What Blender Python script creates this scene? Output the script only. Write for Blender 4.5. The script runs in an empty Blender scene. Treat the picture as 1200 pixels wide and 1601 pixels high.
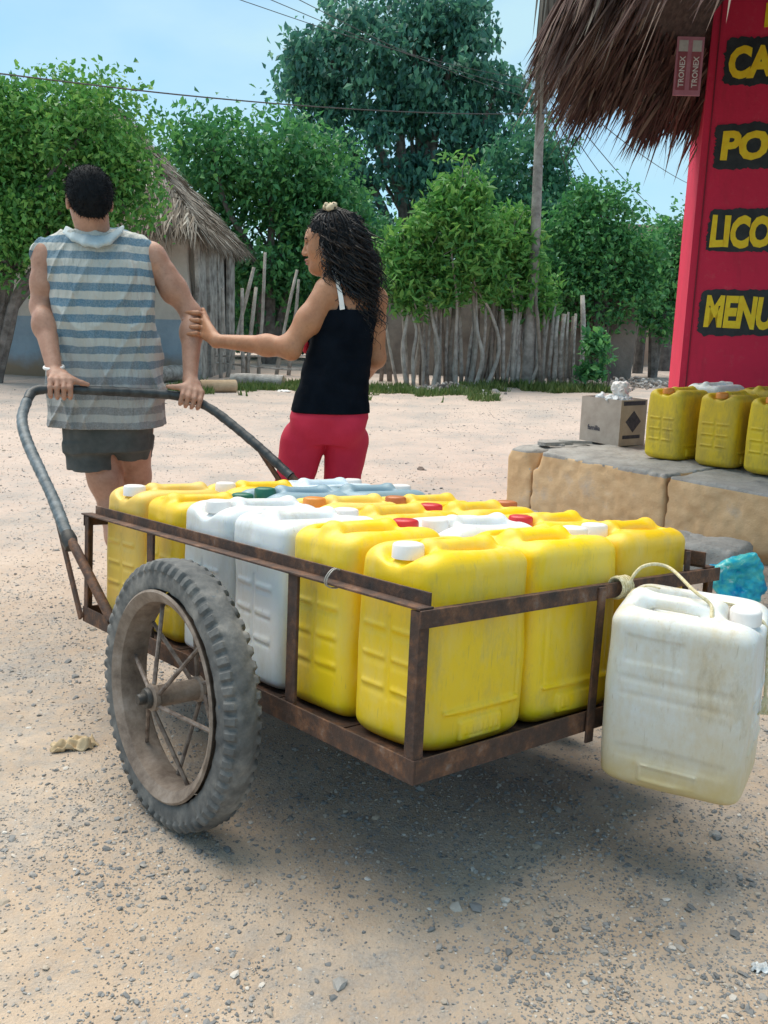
import bpy, math, random
import numpy as np
from math import sin, cos, pi, radians, sqrt, atan2
from mathutils import Matrix, Vector
rng = np.random.default_rng(7); random.seed(7)
scene = bpy.context.scene
COL = scene.collection
# ------------------------------------------------------------------ camera
FPX, PITCH, ROLL, CH = 1422.05, .2155, .0261, 1.1794
cF = np.array([0, cos(PITCH), -sin(PITCH)]); _r = np.array([1., 0, 0]); _u = np.cross(_r, cF)
cR = cos(ROLL)*_r + sin(ROLL)*_u; cU = -sin(ROLL)*_r + cos(ROLL)*_u
cC = np.array([0, 0, CH])
cam = bpy.data.objects.new('camera', bpy.data.cameras.new('camera')); COL.objects.link(cam)
cam.data.sensor_fit = 'VERTICAL'; cam.data.sensor_height = 36; cam.data.lens = 36*FPX/1601
cam.data.clip_start = .05; cam.data.clip_end = 2000
cam.matrix_world = Matrix([[cR[i], cU[i], -cF[i], cC[i]] for i in range(3)] + [[0, 0, 0, 1]])
scene.camera = cam
# ------------------------------------------------------------------ sky and sun
SUN_EL, SUN_AZ = radians(68), radians(-40)     # azimuth from +Y towards +X
world = bpy.data.worlds.new('World'); scene.world = world; world.use_nodes = True
nt = world.node_tree; nt.nodes.clear()
def wn(t, **kw):
    n = nt.nodes.new(t)
    for k, v in kw.items(): setattr(n, k, v)
    return n
sky = wn('ShaderNodeTexSky', sky_type='NISHITA', sun_disc=False, sun_elevation=SUN_EL, sun_rotation=SUN_AZ,
         air_density=1.0, dust_density=1.2, ozone_density=2.0)
tc = wn('ShaderNodeTexCoord'); mp = wn('ShaderNodeMapping'); mp.inputs['Scale'].default_value = (1, 1, 2.4)
nz = wn('ShaderNodeTexNoise'); nz.inputs['Scale'].default_value = 2.6; nz.inputs['Detail'].default_value = 6; nz.inputs['Roughness'].default_value = .5
rp = wn('ShaderNodeValToRGB'); rp.color_ramp.elements[0].position = .38; rp.color_ramp.elements[1].position = .62
rp.color_ramp.elements[0].color = (.12, .12, .12, 1); rp.color_ramp.elements[1].color = (.95, .95, .95, 1)
mx = wn('ShaderNodeMix', data_type='RGBA'); mx.inputs[7].default_value = (2.95, 4.35, 4.9, 1)
bg = wn('ShaderNodeBackground'); bg.inputs['Strength'].default_value = .135; wo = wn('ShaderNodeOutputWorld')
L = nt.links.new
L(tc.outputs['Generated'], mp.inputs[0]); L(mp.outputs[0], nz.inputs['Vector']); L(nz.outputs[0], rp.inputs[0])
L(rp.outputs[0], mx.inputs[0]); tn = wn('ShaderNodeMix', data_type='RGBA', blend_type='MULTIPLY'); tn.inputs[0].default_value = 1; tn.inputs[7].default_value = (.66, .86, .92, 1); L(sky.outputs[0], tn.inputs[6]); L(tn.outputs[2], mx.inputs[6]); L(mx.outputs[2], bg.inputs[0]); L(bg.outputs[0], wo.inputs[0])
sun = bpy.data.objects.new('sun', bpy.data.lights.new('sun', 'SUN')); COL.objects.link(sun)
sun.data.energy = 3.4; sun.data.angle = radians(65); sun.data.color = (1, .90, .76)
_d = Vector((sin(SUN_AZ)*cos(SUN_EL), cos(SUN_AZ)*cos(SUN_EL), sin(SUN_EL)))
sun.rotation_euler = _d.to_track_quat('Z', 'Y').to_euler(); sun.location = (0, 0, 30)
scene.view_settings.view_transform = 'Standard'; scene.view_settings.look = 'None'
scene.view_settings.gamma = 1; scene.view_settings.exposure = 0.54; scene.view_settings.use_curve_mapping = False
scene.render.engine = 'CYCLES'; scene.render.resolution_x = 768; scene.render.resolution_y = 1024
# ------------------------------------------------------------------ helpers
def ray(x, y): return cF + cR*(x-600)/FPX - cU*(y-800.5)/FPX
def GZ(x, y, z=0.): d = ray(x, y); return cC + d*((z-CH)/d[2])      # pixel -> point at height z
def G(x, y, Y): d = ray(x, y); return cC + d*(Y/d[1])               # pixel -> point at depth Y
A = np.array
def unit(v): v = np.asarray(v, float); return v/np.linalg.norm(v)
def hash3(i, j, k):
    n = (i*374761393 + j*668265263 + k*2147483647 + 1013904223) & 0xffffffff
    n = ((n ^ (n >> 13))*1274126177) & 0xffffffff
    n = ((n ^ (n >> 16))*2246822519) & 0xffffffff
    return ((n ^ (n >> 15)) & 0xffffff)/float(0xffffff)
def vnoise(x, y, z=0.):
    x, y, z = np.broadcast_arrays(np.asarray(x, float), np.asarray(y, float), np.asarray(z, float))
    i, j, k = np.floor(x).astype(np.int64), np.floor(y).astype(np.int64), np.floor(z).astype(np.int64)
    u, v, w = x-i, y-j, z-k
    u, v, w = u*u*(3-2*u), v*v*(3-2*v), w*w*(3-2*w)
    r = 0
    for a in (0, 1):
        for b in (0, 1):
            for c in (0, 1):
                r = r + hash3(i+a, j+b, k+c)*(u if a else 1-u)*(v if b else 1-v)*(w if c else 1-w)
    return r*2-1
def mesh_from(name, V, Fc, smooth=True):
    me = bpy.data.meshes.new(name)
    V = np.asarray(V, np.float32)
    if isinstance(Fc, np.ndarray):
        n, k = Fc.shape
        me.vertices.add(len(V)); me.vertices.foreach_set('co', V.ravel())
        me.loops.add(n*k); me.loops.foreach_set('vertex_index', Fc.astype(np.int32).ravel())
        me.polygons.add(n); me.polygons.foreach_set('loop_start', (np.arange(n)*k).astype(np.int32))
        me.update(calc_edges=True)
    else:
        me.from_pydata(V.tolist(), [], Fc)
    me.polygons.foreach_set('use_smooth', [smooth]*len(me.polygons)); me.update()
    return me
def link(name, me, mat, parent=None):
    if mat is not None and me is not None and not len(me.materials): me.materials.append(mat)
    o = bpy.data.objects.new(name, me); COL.objects.link(o)
    if parent is not None: o.parent = parent
    return o
def tag(o, label=None, cat=None, group=None, kind=None):
    if label: o['label'] = label
    if cat: o['category'] = cat
    if group: o['group'] = group
    if kind: o['kind'] = kind
    return o
def thing(name, label, cat, loc=(0, 0, 0), rot=None, group=None):
    o = bpy.data.objects.new(name, None); COL.objects.link(o)
    M = Matrix.Translation(Vector([float(c) for c in loc]))
    if rot is not None: M = M @ rot.to_4x4()
    o.matrix_world = M; o.empty_display_size = .1
    return tag(o, label, cat, group)
def copy_tree(o, parent=None):
    c = o.copy(); COL.objects.link(c)
    if parent is not None: c.parent = parent
    for ch in list(o.children): copy_tree(ch, c)
    return c
class MB:                                            # collects shapes into one mesh
    def __init__(s): s.V = []; s.F = []; s.n = 0
    def add(s, V, Fc):
        V = np.asarray(V, float); s.V.append(V); s.F += [[i+s.n for i in f] for f in Fc]; s.n += len(V); return s
    def hull6(s, P):                                 # 8 corner points: bottom loop 0-3, top loop 4-7
        return s.add(P, [[3, 2, 1, 0], [4, 5, 6, 7], [0, 1, 5, 4], [1, 2, 6, 5], [2, 3, 7, 6], [3, 0, 4, 7]])
    def bar(s, p0, p1, a, b, wa, wb):                # rectangular bar, cross-section centred, axes a,b
        p0, p1, a, b = map(lambda q: np.asarray(q, float), (p0, p1, a, b))
        c = [-a*wa-b*wb, a*wa-b*wb, a*wa+b*wb, -a*wa+b*wb]
        return s.hull6([p0+q for q in c]+[p1+q for q in c])
    def box(s, lo, hi):
        (x0, y0, z0), (x1, y1, z1) = lo, hi
        return s.hull6([(x0, y0, z0), (x1, y0, z0), (x1, y1, z0), (x0, y1, z0), (x0, y0, z1), (x1, y0, z1), (x1, y1, z1), (x0, y1, z1)])
    def tube(s, P, r, n=8, cap=True):
        P = np.asarray(P, float); m = len(P); r = np.broadcast_to(np.asarray(r, float), (m,))
        T = np.gradient(P, axis=0); T /= np.linalg.norm(T, axis=1)[:, None]+1e-12
        ref = A([0, 0, 1.]) if abs(T[0][2]) < .9 else A([1., 0, 0])
        N = np.cross(T[0], ref); N /= np.linalg.norm(N); V = []
        for i in range(m):
            N = N-T[i]*(N@T[i]); N /= np.linalg.norm(N)+1e-12; B = np.cross(T[i], N)
            for k in range(n):
                t = 2*pi*k/n; V.append(P[i]+r[i]*(cos(t)*N+sin(t)*B))
        Fc = [[i*n+k, i*n+(k+1) % n, (i+1)*n+(k+1) % n, (i+1)*n+k] for i in range(m-1) for k in range(n)]
        if cap: Fc += [list(range(n))[::-1], list(range((m-1)*n, m*n))]
        return s.add(V, Fc)
    def lathe(s, prof, n=48, axis=1, c=(0, 0, 0), close=False):
        # prof: (radius, along); axis index 1 = y
        V = []; m = len(prof)
        for k in range(n):
            t = 2*pi*k/n
            for r, a in prof:
                q = [0, 0, 0]; q[axis] = a; q[(axis+1) % 3] = r*cos(t); q[(axis+2) % 3] = r*sin(t)
                V.append(A(q)+A(c))
        Fc = [[k*m+i, k*m+i+1, ((k+1) % n)*m+i+1, ((k+1) % n)*m+i] for k in range(n) for i in range(m-1)]
        if close: Fc += [[k*m+m-1, k*m, ((k+1) % n)*m, ((k+1) % n)*m+m-1] for k in range(n)]
        return s.add(V, Fc)
    def build(s, name, mat, parent=None, smooth=False, origin=None, fix=True):
        V = np.concatenate(s.V)
        if origin is not None: V = V-np.asarray(origin)
        me = mesh_from(name, V, s.F, smooth)
        if fix:
            import bmesh
            bm = bmesh.new(); bm.from_mesh(me); bmesh.ops.recalc_face_normals(bm, faces=bm.faces); bm.to_mesh(me); bm.free()
        if smooth:
            try: me.set_sharp_from_angle(angle=radians(38))
            except Exception: pass
        return link(name, me, mat, parent)
def spline(P, n=8):                                  # Catmull-Rom through points
    P = np.asarray(P, float); Q = np.vstack([2*P[0]-P[1], P, 2*P[-1]-P[-2]]); out = []
    for i in range(1, len(Q)-2):
        p0, p1, p2, p3 = Q[i-1:i+3]
        for t in np.linspace(0, 1, n, endpoint=False):
            out.append(.5*((2*p1)+(-p0+p2)*t+(2*p0-5*p1+4*p2-p3)*t*t+(-p0+3*p1-3*p2+p3)*t**3))
    out.append(P[-1]); return A(out)
# ---- signed distance modelling (used for bodies, clothes, cans, masonry)
class SDF:
    def __init__(s, lo, hi, res):
        s.lo = np.asarray(lo, float); s.res = res
        s.n = np.ceil((np.asarray(hi, float)-s.lo)/res).astype(int)+1
        s.A = np.full(s.n, 1., np.float32)
        s.ax = [(s.lo[i]+np.arange(s.n[i])*res).astype(np.float32) for i in range(3)]
    def win(s, lo, hi):
        a = np.clip(np.floor((np.asarray(lo)-s.lo)/s.res).astype(int), 0, s.n)
        b = np.clip(np.ceil((np.asarray(hi)-s.lo)/s.res).astype(int)+1, 0, s.n)
        sl = tuple(slice(a[i], b[i]) for i in range(3))
        return sl, s.ax[0][sl[0]][:, None, None], s.ax[1][sl[1]][None, :, None], s.ax[2][sl[2]][None, None, :]
    def put(s, lo, hi, fn, k=0., sub=False):
        m = k+3*s.res
        sl, X, Y, Z = s.win(np.asarray(lo)-m, np.asarray(hi)+m)
        a = s.A[sl]
        if a.size == 0: return s
        d = fn(X, Y, Z).astype(np.float32)
        if sub: d = -d
        f = -1 if sub else 1
        p, q = f*a, f*d
        r = np.minimum(p, q)
        if k > 0:
            h = np.maximum(k-np.abs(p-q), 0)/k; r = r-h*h*k*.25
        s.A[sl] = f*r; return s
    def cap(s, a, b, ra, rb=None, k=.02, sub=False):
        a, b = np.asarray(a, float), np.asarray(b, float); rb = ra if rb is None else rb; R = max(ra, rb)
        def fn(X, Y, Z):
            d = b-a; l2 = max(d@d, 1e-9)
            t = np.clip(((X-a[0])*d[0]+(Y-a[1])*d[1]+(Z-a[2])*d[2])/l2, 0, 1)
            return np.sqrt((X-a[0]-t*d[0])**2+(Y-a[1]-t*d[1])**2+(Z-a[2]-t*d[2])**2)-(ra+(rb-ra)*t)
        return s.put(np.minimum(a, b)-R, np.maximum(a, b)+R, fn, k, sub)
    def chain(s, P, r, k=.02):
        r = np.broadcast_to(r, (len(P),))
        for i in range(len(P)-1): s.cap(P[i], P[i+1], r[i], r[i+1], k)
        return s
    def ell(s, c, r, M=None, k=.02, sub=False):      # M rows: local axes
        c = np.asarray(c, float); r = np.asarray(r, float); M = np.eye(3) if M is None else np.asarray(M); R = r.max()
        def fn(X, Y, Z):
            x, y, z = X-c[0], Y-c[1], Z-c[2]
            q = [(M[i][0]*x+M[i][1]*y+M[i][2]*z) for i in range(3)]
            k0 = np.sqrt(sum((q[i]/r[i])**2 for i in range(3))); k1 = np.sqrt(sum((q[i]/r[i]**2)**2 for i in range(3)))+1e-6
            return k0*(k0-1)/k1
        return s.put(c-R, c+R, fn, k, sub)
    def box(s, c, h, rad=.01, M=None, k=0., sub=False):
        c = np.asarray(c, float); h = np.asarray(h, float); M = np.eye(3) if M is None else np.asarray(M); R = np.linalg.norm(h)
        def fn(X, Y, Z):
            x, y, z = X-c[0], Y-c[1], Z-c[2]
            q = [np.abs(M[i][0]*x+M[i][1]*y+M[i][2]*z)-h[i]+rad for i in range(3)]
            return np.sqrt(sum(np.maximum(t, 0)**2 for t in q))+np.minimum(np.maximum(np.maximum(q[0], q[1]), q[2]), 0)-rad
        ext = h if np.allclose(M, np.eye(3)) else np.full(3, R)
        return s.put(c-ext, c+ext, fn, k, sub)
    def loft(s, rows, rot=0., p=2.3, k=.02, round_=.0):
        # rows: (z, cx, cy, rx, ry) sorted by z
        rows = np.asarray(sorted(rows), float); z0, z1 = rows[0, 0], rows[-1, 0]; cr, sr = cos(rot), sin(rot)
        R = max(rows[:, 3].max(), rows[:, 4].max())
        lo = A([rows[:, 1].min()-R, rows[:, 2].min()-R, z0]); hi = A([rows[:, 1].max()+R, rows[:, 2].max()+R, z1])
        def fn(X, Y, Z):
            zz = Z.ravel()
            cx, cy, rx, ry = [np.interp(zz, rows[:, 0], rows[:, i]).astype(np.float32)[None, None, :] for i in (1, 2, 3, 4)]
            dx, dy = X-cx, Y-cy; a = np.abs(dx*cr+dy*sr)/rx; b = np.abs(-dx*sr+dy*cr)/ry
            d = ((a**p+b**p)**(1/p)-1)*np.minimum(rx, ry)
            e = np.maximum(z0-Z, Z-z1)
            if round_ > 0:
                q0, q1 = d+round_, e+round_
                return np.sqrt(np.maximum(q0, 0)**2+np.maximum(q1, 0)**2)+np.minimum(np.maximum(q0, q1), 0)-round_
            return np.maximum(d, e)
        return s.put(lo, hi, fn, k)
    def noise(s, amp, sc, seed=0.):                  # roughen near the surface only
        idx = np.nonzero(np.abs(s.A) < amp*2+3*s.res)
        P = [s.ax[i][idx[i]]*sc for i in range(3)]
        s.A[idx] += (amp*vnoise(P[0]+seed, P[1]+seed*1.7, P[2]-seed)).astype(np.float32); return s
    def mod(s, fn, band=.05):
        idx = np.nonzero(np.abs(s.A) < band)
        s.A[idx] += fn(s.ax[0][idx[0]], s.ax[1][idx[1]], s.ax[2][idx[2]]).astype(np.float32); return s
    def mesh(s):
        a = s.A; S = a < 0; n = s.n
        c = sum(S[i:n[0]-1+i, j:n[1]-1+j, k:n[2]-1+k].astype(np.int8) for i in (0, 1) for j in (0, 1) for k in (0, 1))
        I = A(np.nonzero((c > 0) & (c < 8))); m = I.shape[1]
        vid = np.full(n-1, -1, np.int32); vid[tuple(I)] = np.arange(m)
        cor = {(i, j, k): a[I[0]+i, I[1]+j, I[2]+k] for i in (0, 1) for j in (0, 1) for k in (0, 1)}
        acc = np.zeros((m, 3)); cnt = np.zeros(m)
        for ax in range(3):
            for p in (0, 1):
                for q in (0, 1):
                    o0 = [0, 0, 0]; o0[(ax+1) % 3] = p; o0[(ax+2) % 3] = q; o1 = list(o0); o1[ax] = 1
                    f0, f1 = cor[tuple(o0)], cor[tuple(o1)]; x = (f0 < 0) != (f1 < 0)
                    t = np.where(x, f0/np.where(x, f0-f1, 1), 0)
                    pt = np.tile(A(o0, float), (m, 1)); pt[:, ax] = t
                    acc += pt*x[:, None]; cnt += x
        V = s.lo+(I.T+acc/cnt[:, None])*s.res; Q = []
        for ax in range(3):
            b, c2 = (ax+1) % 3, (ax+2) % 3
            s0 = [slice(None)]*3; s1 = [slice(None)]*3; s0[ax] = slice(0, -1); s1[ax] = slice(1, None)
            S0, S1 = S[tuple(s0)], S[tuple(s1)]
            J = A(np.nonzero(S0 != S1)); ok = (J[b] > 0) & (J[c2] > 0) & (J[b] < n[b]-1) & (J[c2] < n[c2]-1); J = J[:, ok]
            def at(db, dc):
                K = J.copy(); K[b] += db; K[c2] += dc; return vid[tuple(K)]
            q = np.stack([at(-1, -1), at(0, -1), at(0, 0), at(-1, 0)], 1); fl = S1[tuple(J)]
            q[fl] = q[fl][:, ::-1]; Q.append(q)
        return V, np.concatenate(Q)
    def build(s, name, mat, parent=None, origin=None, smooth=True):
        V, Q = s.mesh()
        if origin is not None: V = V-np.asarray(origin)
        return link(name, mesh_from(name, V, Q, smooth), mat, parent)
# ---- materials
class NM:
    def __init__(s, name):
        s.m = bpy.data.materials.new(name); s.m.use_nodes = True; s.t = s.m.node_tree; s.b = s.t.nodes['Principled BSDF']
        s.out = s.t.nodes['Material Output']; s.tc = s.t.nodes.new('ShaderNodeTexCoord')
    def n(s, t, ins={}, **kw):
        n = s.t.nodes.new(t)
        for k, v in kw.items(): setattr(n, k, v)
        for k, v in ins.items(): s.set(n.inputs[k], v)
        return n
    def set(s, sock, v):
        if hasattr(v, 'bl_idname') and hasattr(v, 'outputs'): s.t.links.new(v.outputs[0], sock)
        elif hasattr(v, 'is_output'): s.t.links.new(v, sock)
        else: sock.default_value = v
    def noise(s, scale, detail=4, rough=.6, co='Object', vec=None, dist=0):
        n = s.n('ShaderNodeTexNoise', {'Scale': scale, 'Detail': detail, 'Roughness': rough, 'Distortion': dist})
        s.set(n.inputs['Vector'], vec if vec is not None else s.tc.outputs[co]); return n.outputs[0]
    def ramp(s, f, stops):
        n = s.n('ShaderNodeValToRGB', {0: f}); e = n.color_ramp.elements
        while len(e) < len(stops): e.new(.5)
        for i, (p, c) in enumerate(stops):
            e[i].position = p; e[i].color = tuple(c)+(1,) if hasattr(c, '__len__') else (c, c, c, 1)
        return n.outputs[0]
    def mix(s, f, a, b, mode='MIX'):
        n = s.n('ShaderNodeMix', data_type='RGBA', blend_type=mode)
        for i, v in ((0, f), (6, a), (7, b)):
            s.set(n.inputs[i], tuple(v)+(1,) if isinstance(v, (tuple, list)) and len(v) == 3 else v)
        return n.outputs[2]
    def math(s, op, a, b=0., c=0.):
        n = s.n('ShaderNodeMath', operation=op)
        for i, v in enumerate((a, b, c)): s.set(n.inputs[i], v)
        return n.outputs[0]
    def xyz(s, co='Object'): return s.n('ShaderNodeSeparateXYZ', {0: s.tc.outputs[co]}).outputs
    def bump(s, h, strength=.3, dist=.01):
        n = s.n('ShaderNodeBump', {'Strength': strength, 'Distance': dist, 'Height': h}); s.set(s.b.inputs['Normal'], n.outputs[0]); return s
    def col(s, c): s.set(s.b.inputs['Base Color'], tuple(c)+(1,) if isinstance(c, tuple) and len(c) == 3 else c); return s
    def p(s, **kw):
        for k, v in kw.items(): s.set(s.b.inputs[k.replace('_', ' ')], v)
        return s
def simple(name, c1, c2, scale=8, rough=.7, bump=.0, bscale=60, lohi=(.35, .65), co='Object', metal=0, bdist=.005):
    m = NM(name); m.col(m.ramp(m.noise(scale, co=co), [(lohi[0], c1), (lohi[1], c2)])).p(Roughness=rough, Metallic=metal)
    if bump: m.bump(m.noise(bscale, co=co), bump, bdist)
    return m.m
M = {}
# plastics ---------------------------------------------------------------
def plastic(name, c, dirt, amount, rough=.38, sss=.12, zstain=0):
    m = NM(name); oi = m.n('ShaderNodeObjectInfo').outputs['Random']
    vec = m.n('ShaderNodeVectorMath', {0: m.tc.outputs['Object'], 1: m.n('ShaderNodeCombineXYZ', {0: m.math('MULTIPLY', oi, 37.), 1: m.math('MULTIPLY', oi, 11.)})}, operation='ADD').outputs[0]
    mp = m.n('ShaderNodeMapping', {0: vec, 'Scale': (1, 1, .45)})
    big = m.noise(7, 6, .65, vec=mp.outputs[0]); fine = m.noise(55, 5, .7, vec=mp.outputs[0])
    f = m.ramp(m.math('ADD', m.math('MULTIPLY', big, .72), m.math('MULTIPLY', fine, .28)), [(.66-amount*.32, 0.), (.86-amount*.25, amount)])
    hs = m.n('ShaderNodeHueSaturation', {'Color': tuple(c)+(1,), 'Value': m.math('ADD', .93, m.math('MULTIPLY', oi, .14)), 'Hue': m.math('ADD', .494, m.math('MULTIPLY', oi, .012))})
    col = m.mix(f, hs.outputs[0], dirt)
    scr = m.ramp(m.noise(190, 2, .5, vec=m.n('ShaderNodeMapping', {0: vec, 'Scale': (1, 1, .12)}).outputs[0]), [(.66, 0.), (.74, .35*amount+.05)])
    col = m.mix(scr, col, tuple(x*.45 for x in dirt))
    grime = m.ramp(m.noise(11, 9, .78, vec=mp.outputs[0]), [(.53, 0.), (.70, .55*amount+.1)]); col = m.mix(grime, col, tuple(x*.55 for x in dirt))
    if zstain:
        z = m.xyz()[2]
        st = m.ramp(m.math('ADD', m.math('MULTIPLY', z, 4.), m.math('MULTIPLY', m.noise(14, 4, vec=vec), .5)), [(.32, .95), (.66, .35), (1.3, 0.)])
        col = m.mix(st, col, (.60, .47, .22))
    m.col(col).p(Roughness=m.math('ADD', rough, m.math('MULTIPLY', f, .35)))
    m.b.inputs['Subsurface Weight'].default_value = sss; m.b.inputs['Subsurface Radius'].default_value = (.02, .014, .006)
    m.bump(m.math('ADD', m.noise(24, 3, vec=vec), m.math('MULTIPLY', fine, .25)), .16, .006)
    return m.m
M['yellow'] = plastic('yellow_plastic', (.88, .58, .010), (.78, .62, .24), .6)
M['yellow_pale'] = plastic('pale_yellow_plastic', (.84, .57, .09), (.66, .52, .26), .55)
M['yellow_dirty'] = plastic('dirty_yellow_plastic', (.76, .53, .012), (.34, .25, .08), .75, .5)
M['white_can'] = plastic('white_plastic', (.74, .76, .76), (.52, .43, .30), .55, .36, .2)
M['white_dirty'] = plastic('stained_white_plastic', (.70, .73, .73), (.58, .44, .22), .7, .36, .2, 1)
M['grey_blue'] = plastic('grey_blue_plastic', (.24, .35, .42), (.35, .36, .34), .4)
M['pale_blue'] = plastic('pale_blue_plastic', (.60, .70, .76), (.5, .5, .45), .35)
M['cap_white'] = simple('white_cap', (.78, .72, .68), (.82, .80, .78), 20, .4)
M['cap_red'] = simple('red_cap', (.62, .03, .03), (.5, .02, .03), 20, .35)
M['cap_green'] = simple('green_cap', (.01, .10, .07), (.02, .16, .10), 20, .4)
M['cap_orange'] = simple('orange_cap', (.75, .28, .04), (.6, .2, .03), 20, .4)
M['cap_brown'] = simple('brown_cap', (.42, .12, .03), (.5, .17, .05), 20, .4)
# metal, rubber ------------------------------------------------------------
m = NM('rusty_iron'); n1 = m.noise(18, 8, .7); n2 = m.noise(90, 6, .7)
c = m.ramp(n1, [(.3, (.030, .025, .024)), (.5, (.085, .046, .032)), (.6, (.17, .080, .042)), (.75, (.24, .19, .165))])
c = m.mix(m.ramp(n2, [(.5, 0.), (.7, .6)]), c, (.10, .072, .062))
m.col(c).p(Roughness=.72, Metallic=.25).bump(n2, .5, .004); M['rust'] = m.m
m = NM('spoke_steel'); m.col(m.ramp(m.noise(40, 6), [(.35, (.10, .07, .055)), (.6, (.26, .21, .18))])).p(Roughness=.6, Metallic=.3); M['spoke'] = m.m
m = NM('rim_steel'); m.col(m.ramp(m.noise(14, 7, .7), [(.35, (.13, .095, .075)), (.52, (.25, .195, .155)), (.7, (.36, .30, .26))])).p(Roughness=.7, Metallic=.15).bump(m.noise(70), .3, .003); M['rim'] = m.m
m = NM('dusty_rubber'); n1 = m.noise(9, 7, .7); n2 = m.noise(60, 5)
c = m.ramp(n1, [(.3, (.04, .045, .05)), (.5, (.125, .125, .122)), (.68, (.27, .255, .235))])
c = m.mix(m.ramp(m.noise(16, 3), [(.70, 0.), (.74, .6)]), c, (.02, .07, .11))
m.col(c).p(Roughness=.85).bump(n2, .4, .004); M['rubber'] = m.m
M['hub_black'] = simple('hub_grease', (.012, .012, .012), (.05, .045, .04), 40, .5)
m = NM('wound_rubber_strip'); m.col(m.ramp(m.noise(30, 5), [(.35, (.016, .02, .023)), (.65, (.055, .062, .066))])).p(Roughness=.48).bump(m.noise(80, 3), .3, .003); M['tape'] = m.m
m = NM('grey_wound_rubber'); m.col(m.ramp(m.noise(30, 5), [(.35, (.05, .07, .08)), (.65, (.16, .19, .21))])).p(Roughness=.5).bump(m.noise(80, 3), .3, .003); M['tape_grey'] = m.m
M['rope'] = simple('rope_fibre', (.55, .46, .24), (.70, .64, .46), 120, .85, .6, 300)
# building stuff -----------------------------------------------------------
m = NM('red_painted_wall'); n1 = m.noise(3.2, 6, .65); n2 = m.noise(40, 5)
c = m.mix(m.ramp(n1, [(.35, 0.), (.7, 1.)]), (.80, .020, .075), (.70, .020, .065))
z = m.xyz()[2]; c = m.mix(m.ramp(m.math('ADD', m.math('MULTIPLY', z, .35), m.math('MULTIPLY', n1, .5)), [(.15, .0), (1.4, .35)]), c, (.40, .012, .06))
c = m.mix(m.ramp(m.noise(11, 8, .8), [(.56, 0.), (.72, .4)]), c, (.60, .13, .15)); c = m.mix(m.ramp(m.noise(2.1, 8, .75, vec=m.n('ShaderNodeMapping', {0: m.tc.outputs['Object'], 'Scale': (3, 3, .5)}).outputs[0]), [(.52, 0.), (.7, .45)]), c, (.36, .02, .04))
m.col(c).p(Roughness=.75).bump(m.math('ADD', m.noise(8, 4), m.math('MULTIPLY', n2, .4)), .35, .012); M['redwall'] = m.m
M['letter_yellow'] = simple('yellow_sign_paint', (.90, .58, .008), (.95, .70, .02), 25, .6)
M['letter_black'] = simple('black_sign_paint', (.012, .016, .020), (.03, .035, .04), 18, .6)
m = NM('ochre_plaster'); n1 = m.noise(2.6, 7, .65); n2 = m.noise(30, 6, .7)
c = m.ramp(n1, [(.28, (.48, .30, .17)), (.43, (.62, .40, .21)), (.58, (.68, .47, .27)), (.72, (.50, .42, .35))])
c = m.mix(m.ramp(n2, [(.6, 0.), (.75, .35)]), c, (.28, .22, .17)); m.col(c).p(Roughness=.9).bump(n2, .5, .012); M['ochre'] = m.m
m = NM('worn_cement'); n1 = m.noise(5, 8, .7); n2 = m.noise(60, 6, .7)
c = m.ramp(n1, [(.3, (.25, .24, .225)), (.5, (.38, .36, .335)), (.7, (.48, .455, .42))]); c = m.mix(m.ramp(n2, [(.55, 0.), (.72, .5)]), c, (.15, .14, .13))
m.col(c).p(Roughness=.92).bump(n2, .7, .012); M['cement'] = m.m
m = NM('adobe_whitewash'); n1 = m.noise(1.3, 7, .65); z = m.xyz()[2]
c = m.ramp(n1, [(.3, (.42, .38, .34)), (.55, (.56, .52, .47)), (.75, (.46, .42, .37))])
blue = m.ramp(n1, [(.3, (.20, .27, .33)), (.6, (.30, .38, .45)), (.75, (.28, .28, .27))])
c = m.mix(m.ramp(z, [(.0, 0.), (1., 1.)]) if False else m.math('GREATER_THAN', z, .98), blue, c)
c = m.mix(m.ramp(m.math('ADD', z, m.math('MULTIPLY', n1, .6)), [(.42, 1.), (.72, 0.)]), c, (.30, .21, .14))
m.col(c).p(Roughness=.95).bump(m.noise(12, 6), .5, .03); M['adobe'] = m.m
M['grey_wood'] = simple('weathered_wood', (.22, .195, .175), (.50, .46, .42), 9, .9, .6, 40, bdist=.02)
M['dark_wood'] = simple('dark_weathered_wood', (.05, .045, .045), (.13, .12, .115), 6, .9, .5, 30, bdist=.02)
m = NM('palm_thatch'); ri = m.n('ShaderNodeNewGeometry').outputs['Random Per Island']
m.col(m.ramp(ri, [(0., (.12, .095, .075)), (.45, (.24, .195, .155)), (.8, (.36, .315, .265)), (1., (.46, .42, .36))])).p(Roughness=.9); M['thatch'] = m.m
m = NM('shaded_brown_palm_thatch'); ri = m.n('ShaderNodeNewGeometry').outputs['Random Per Island']
m.col(m.ramp(ri, [(0., (.05, .027, .024)), (.5, (.115, .060, .050)), (.88, (.17, .105, .08)), (1., (.30, .24, .19))])).p(Roughness=.9); M['thatch_shaded'] = m.m  # brown thatch, darkened: shade under the roof is put into its colour
M['thatch_core'] = simple('thatch_core', (.07, .05, .045), (.14, .10, .085), 30, .95, .6, 60)
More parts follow.
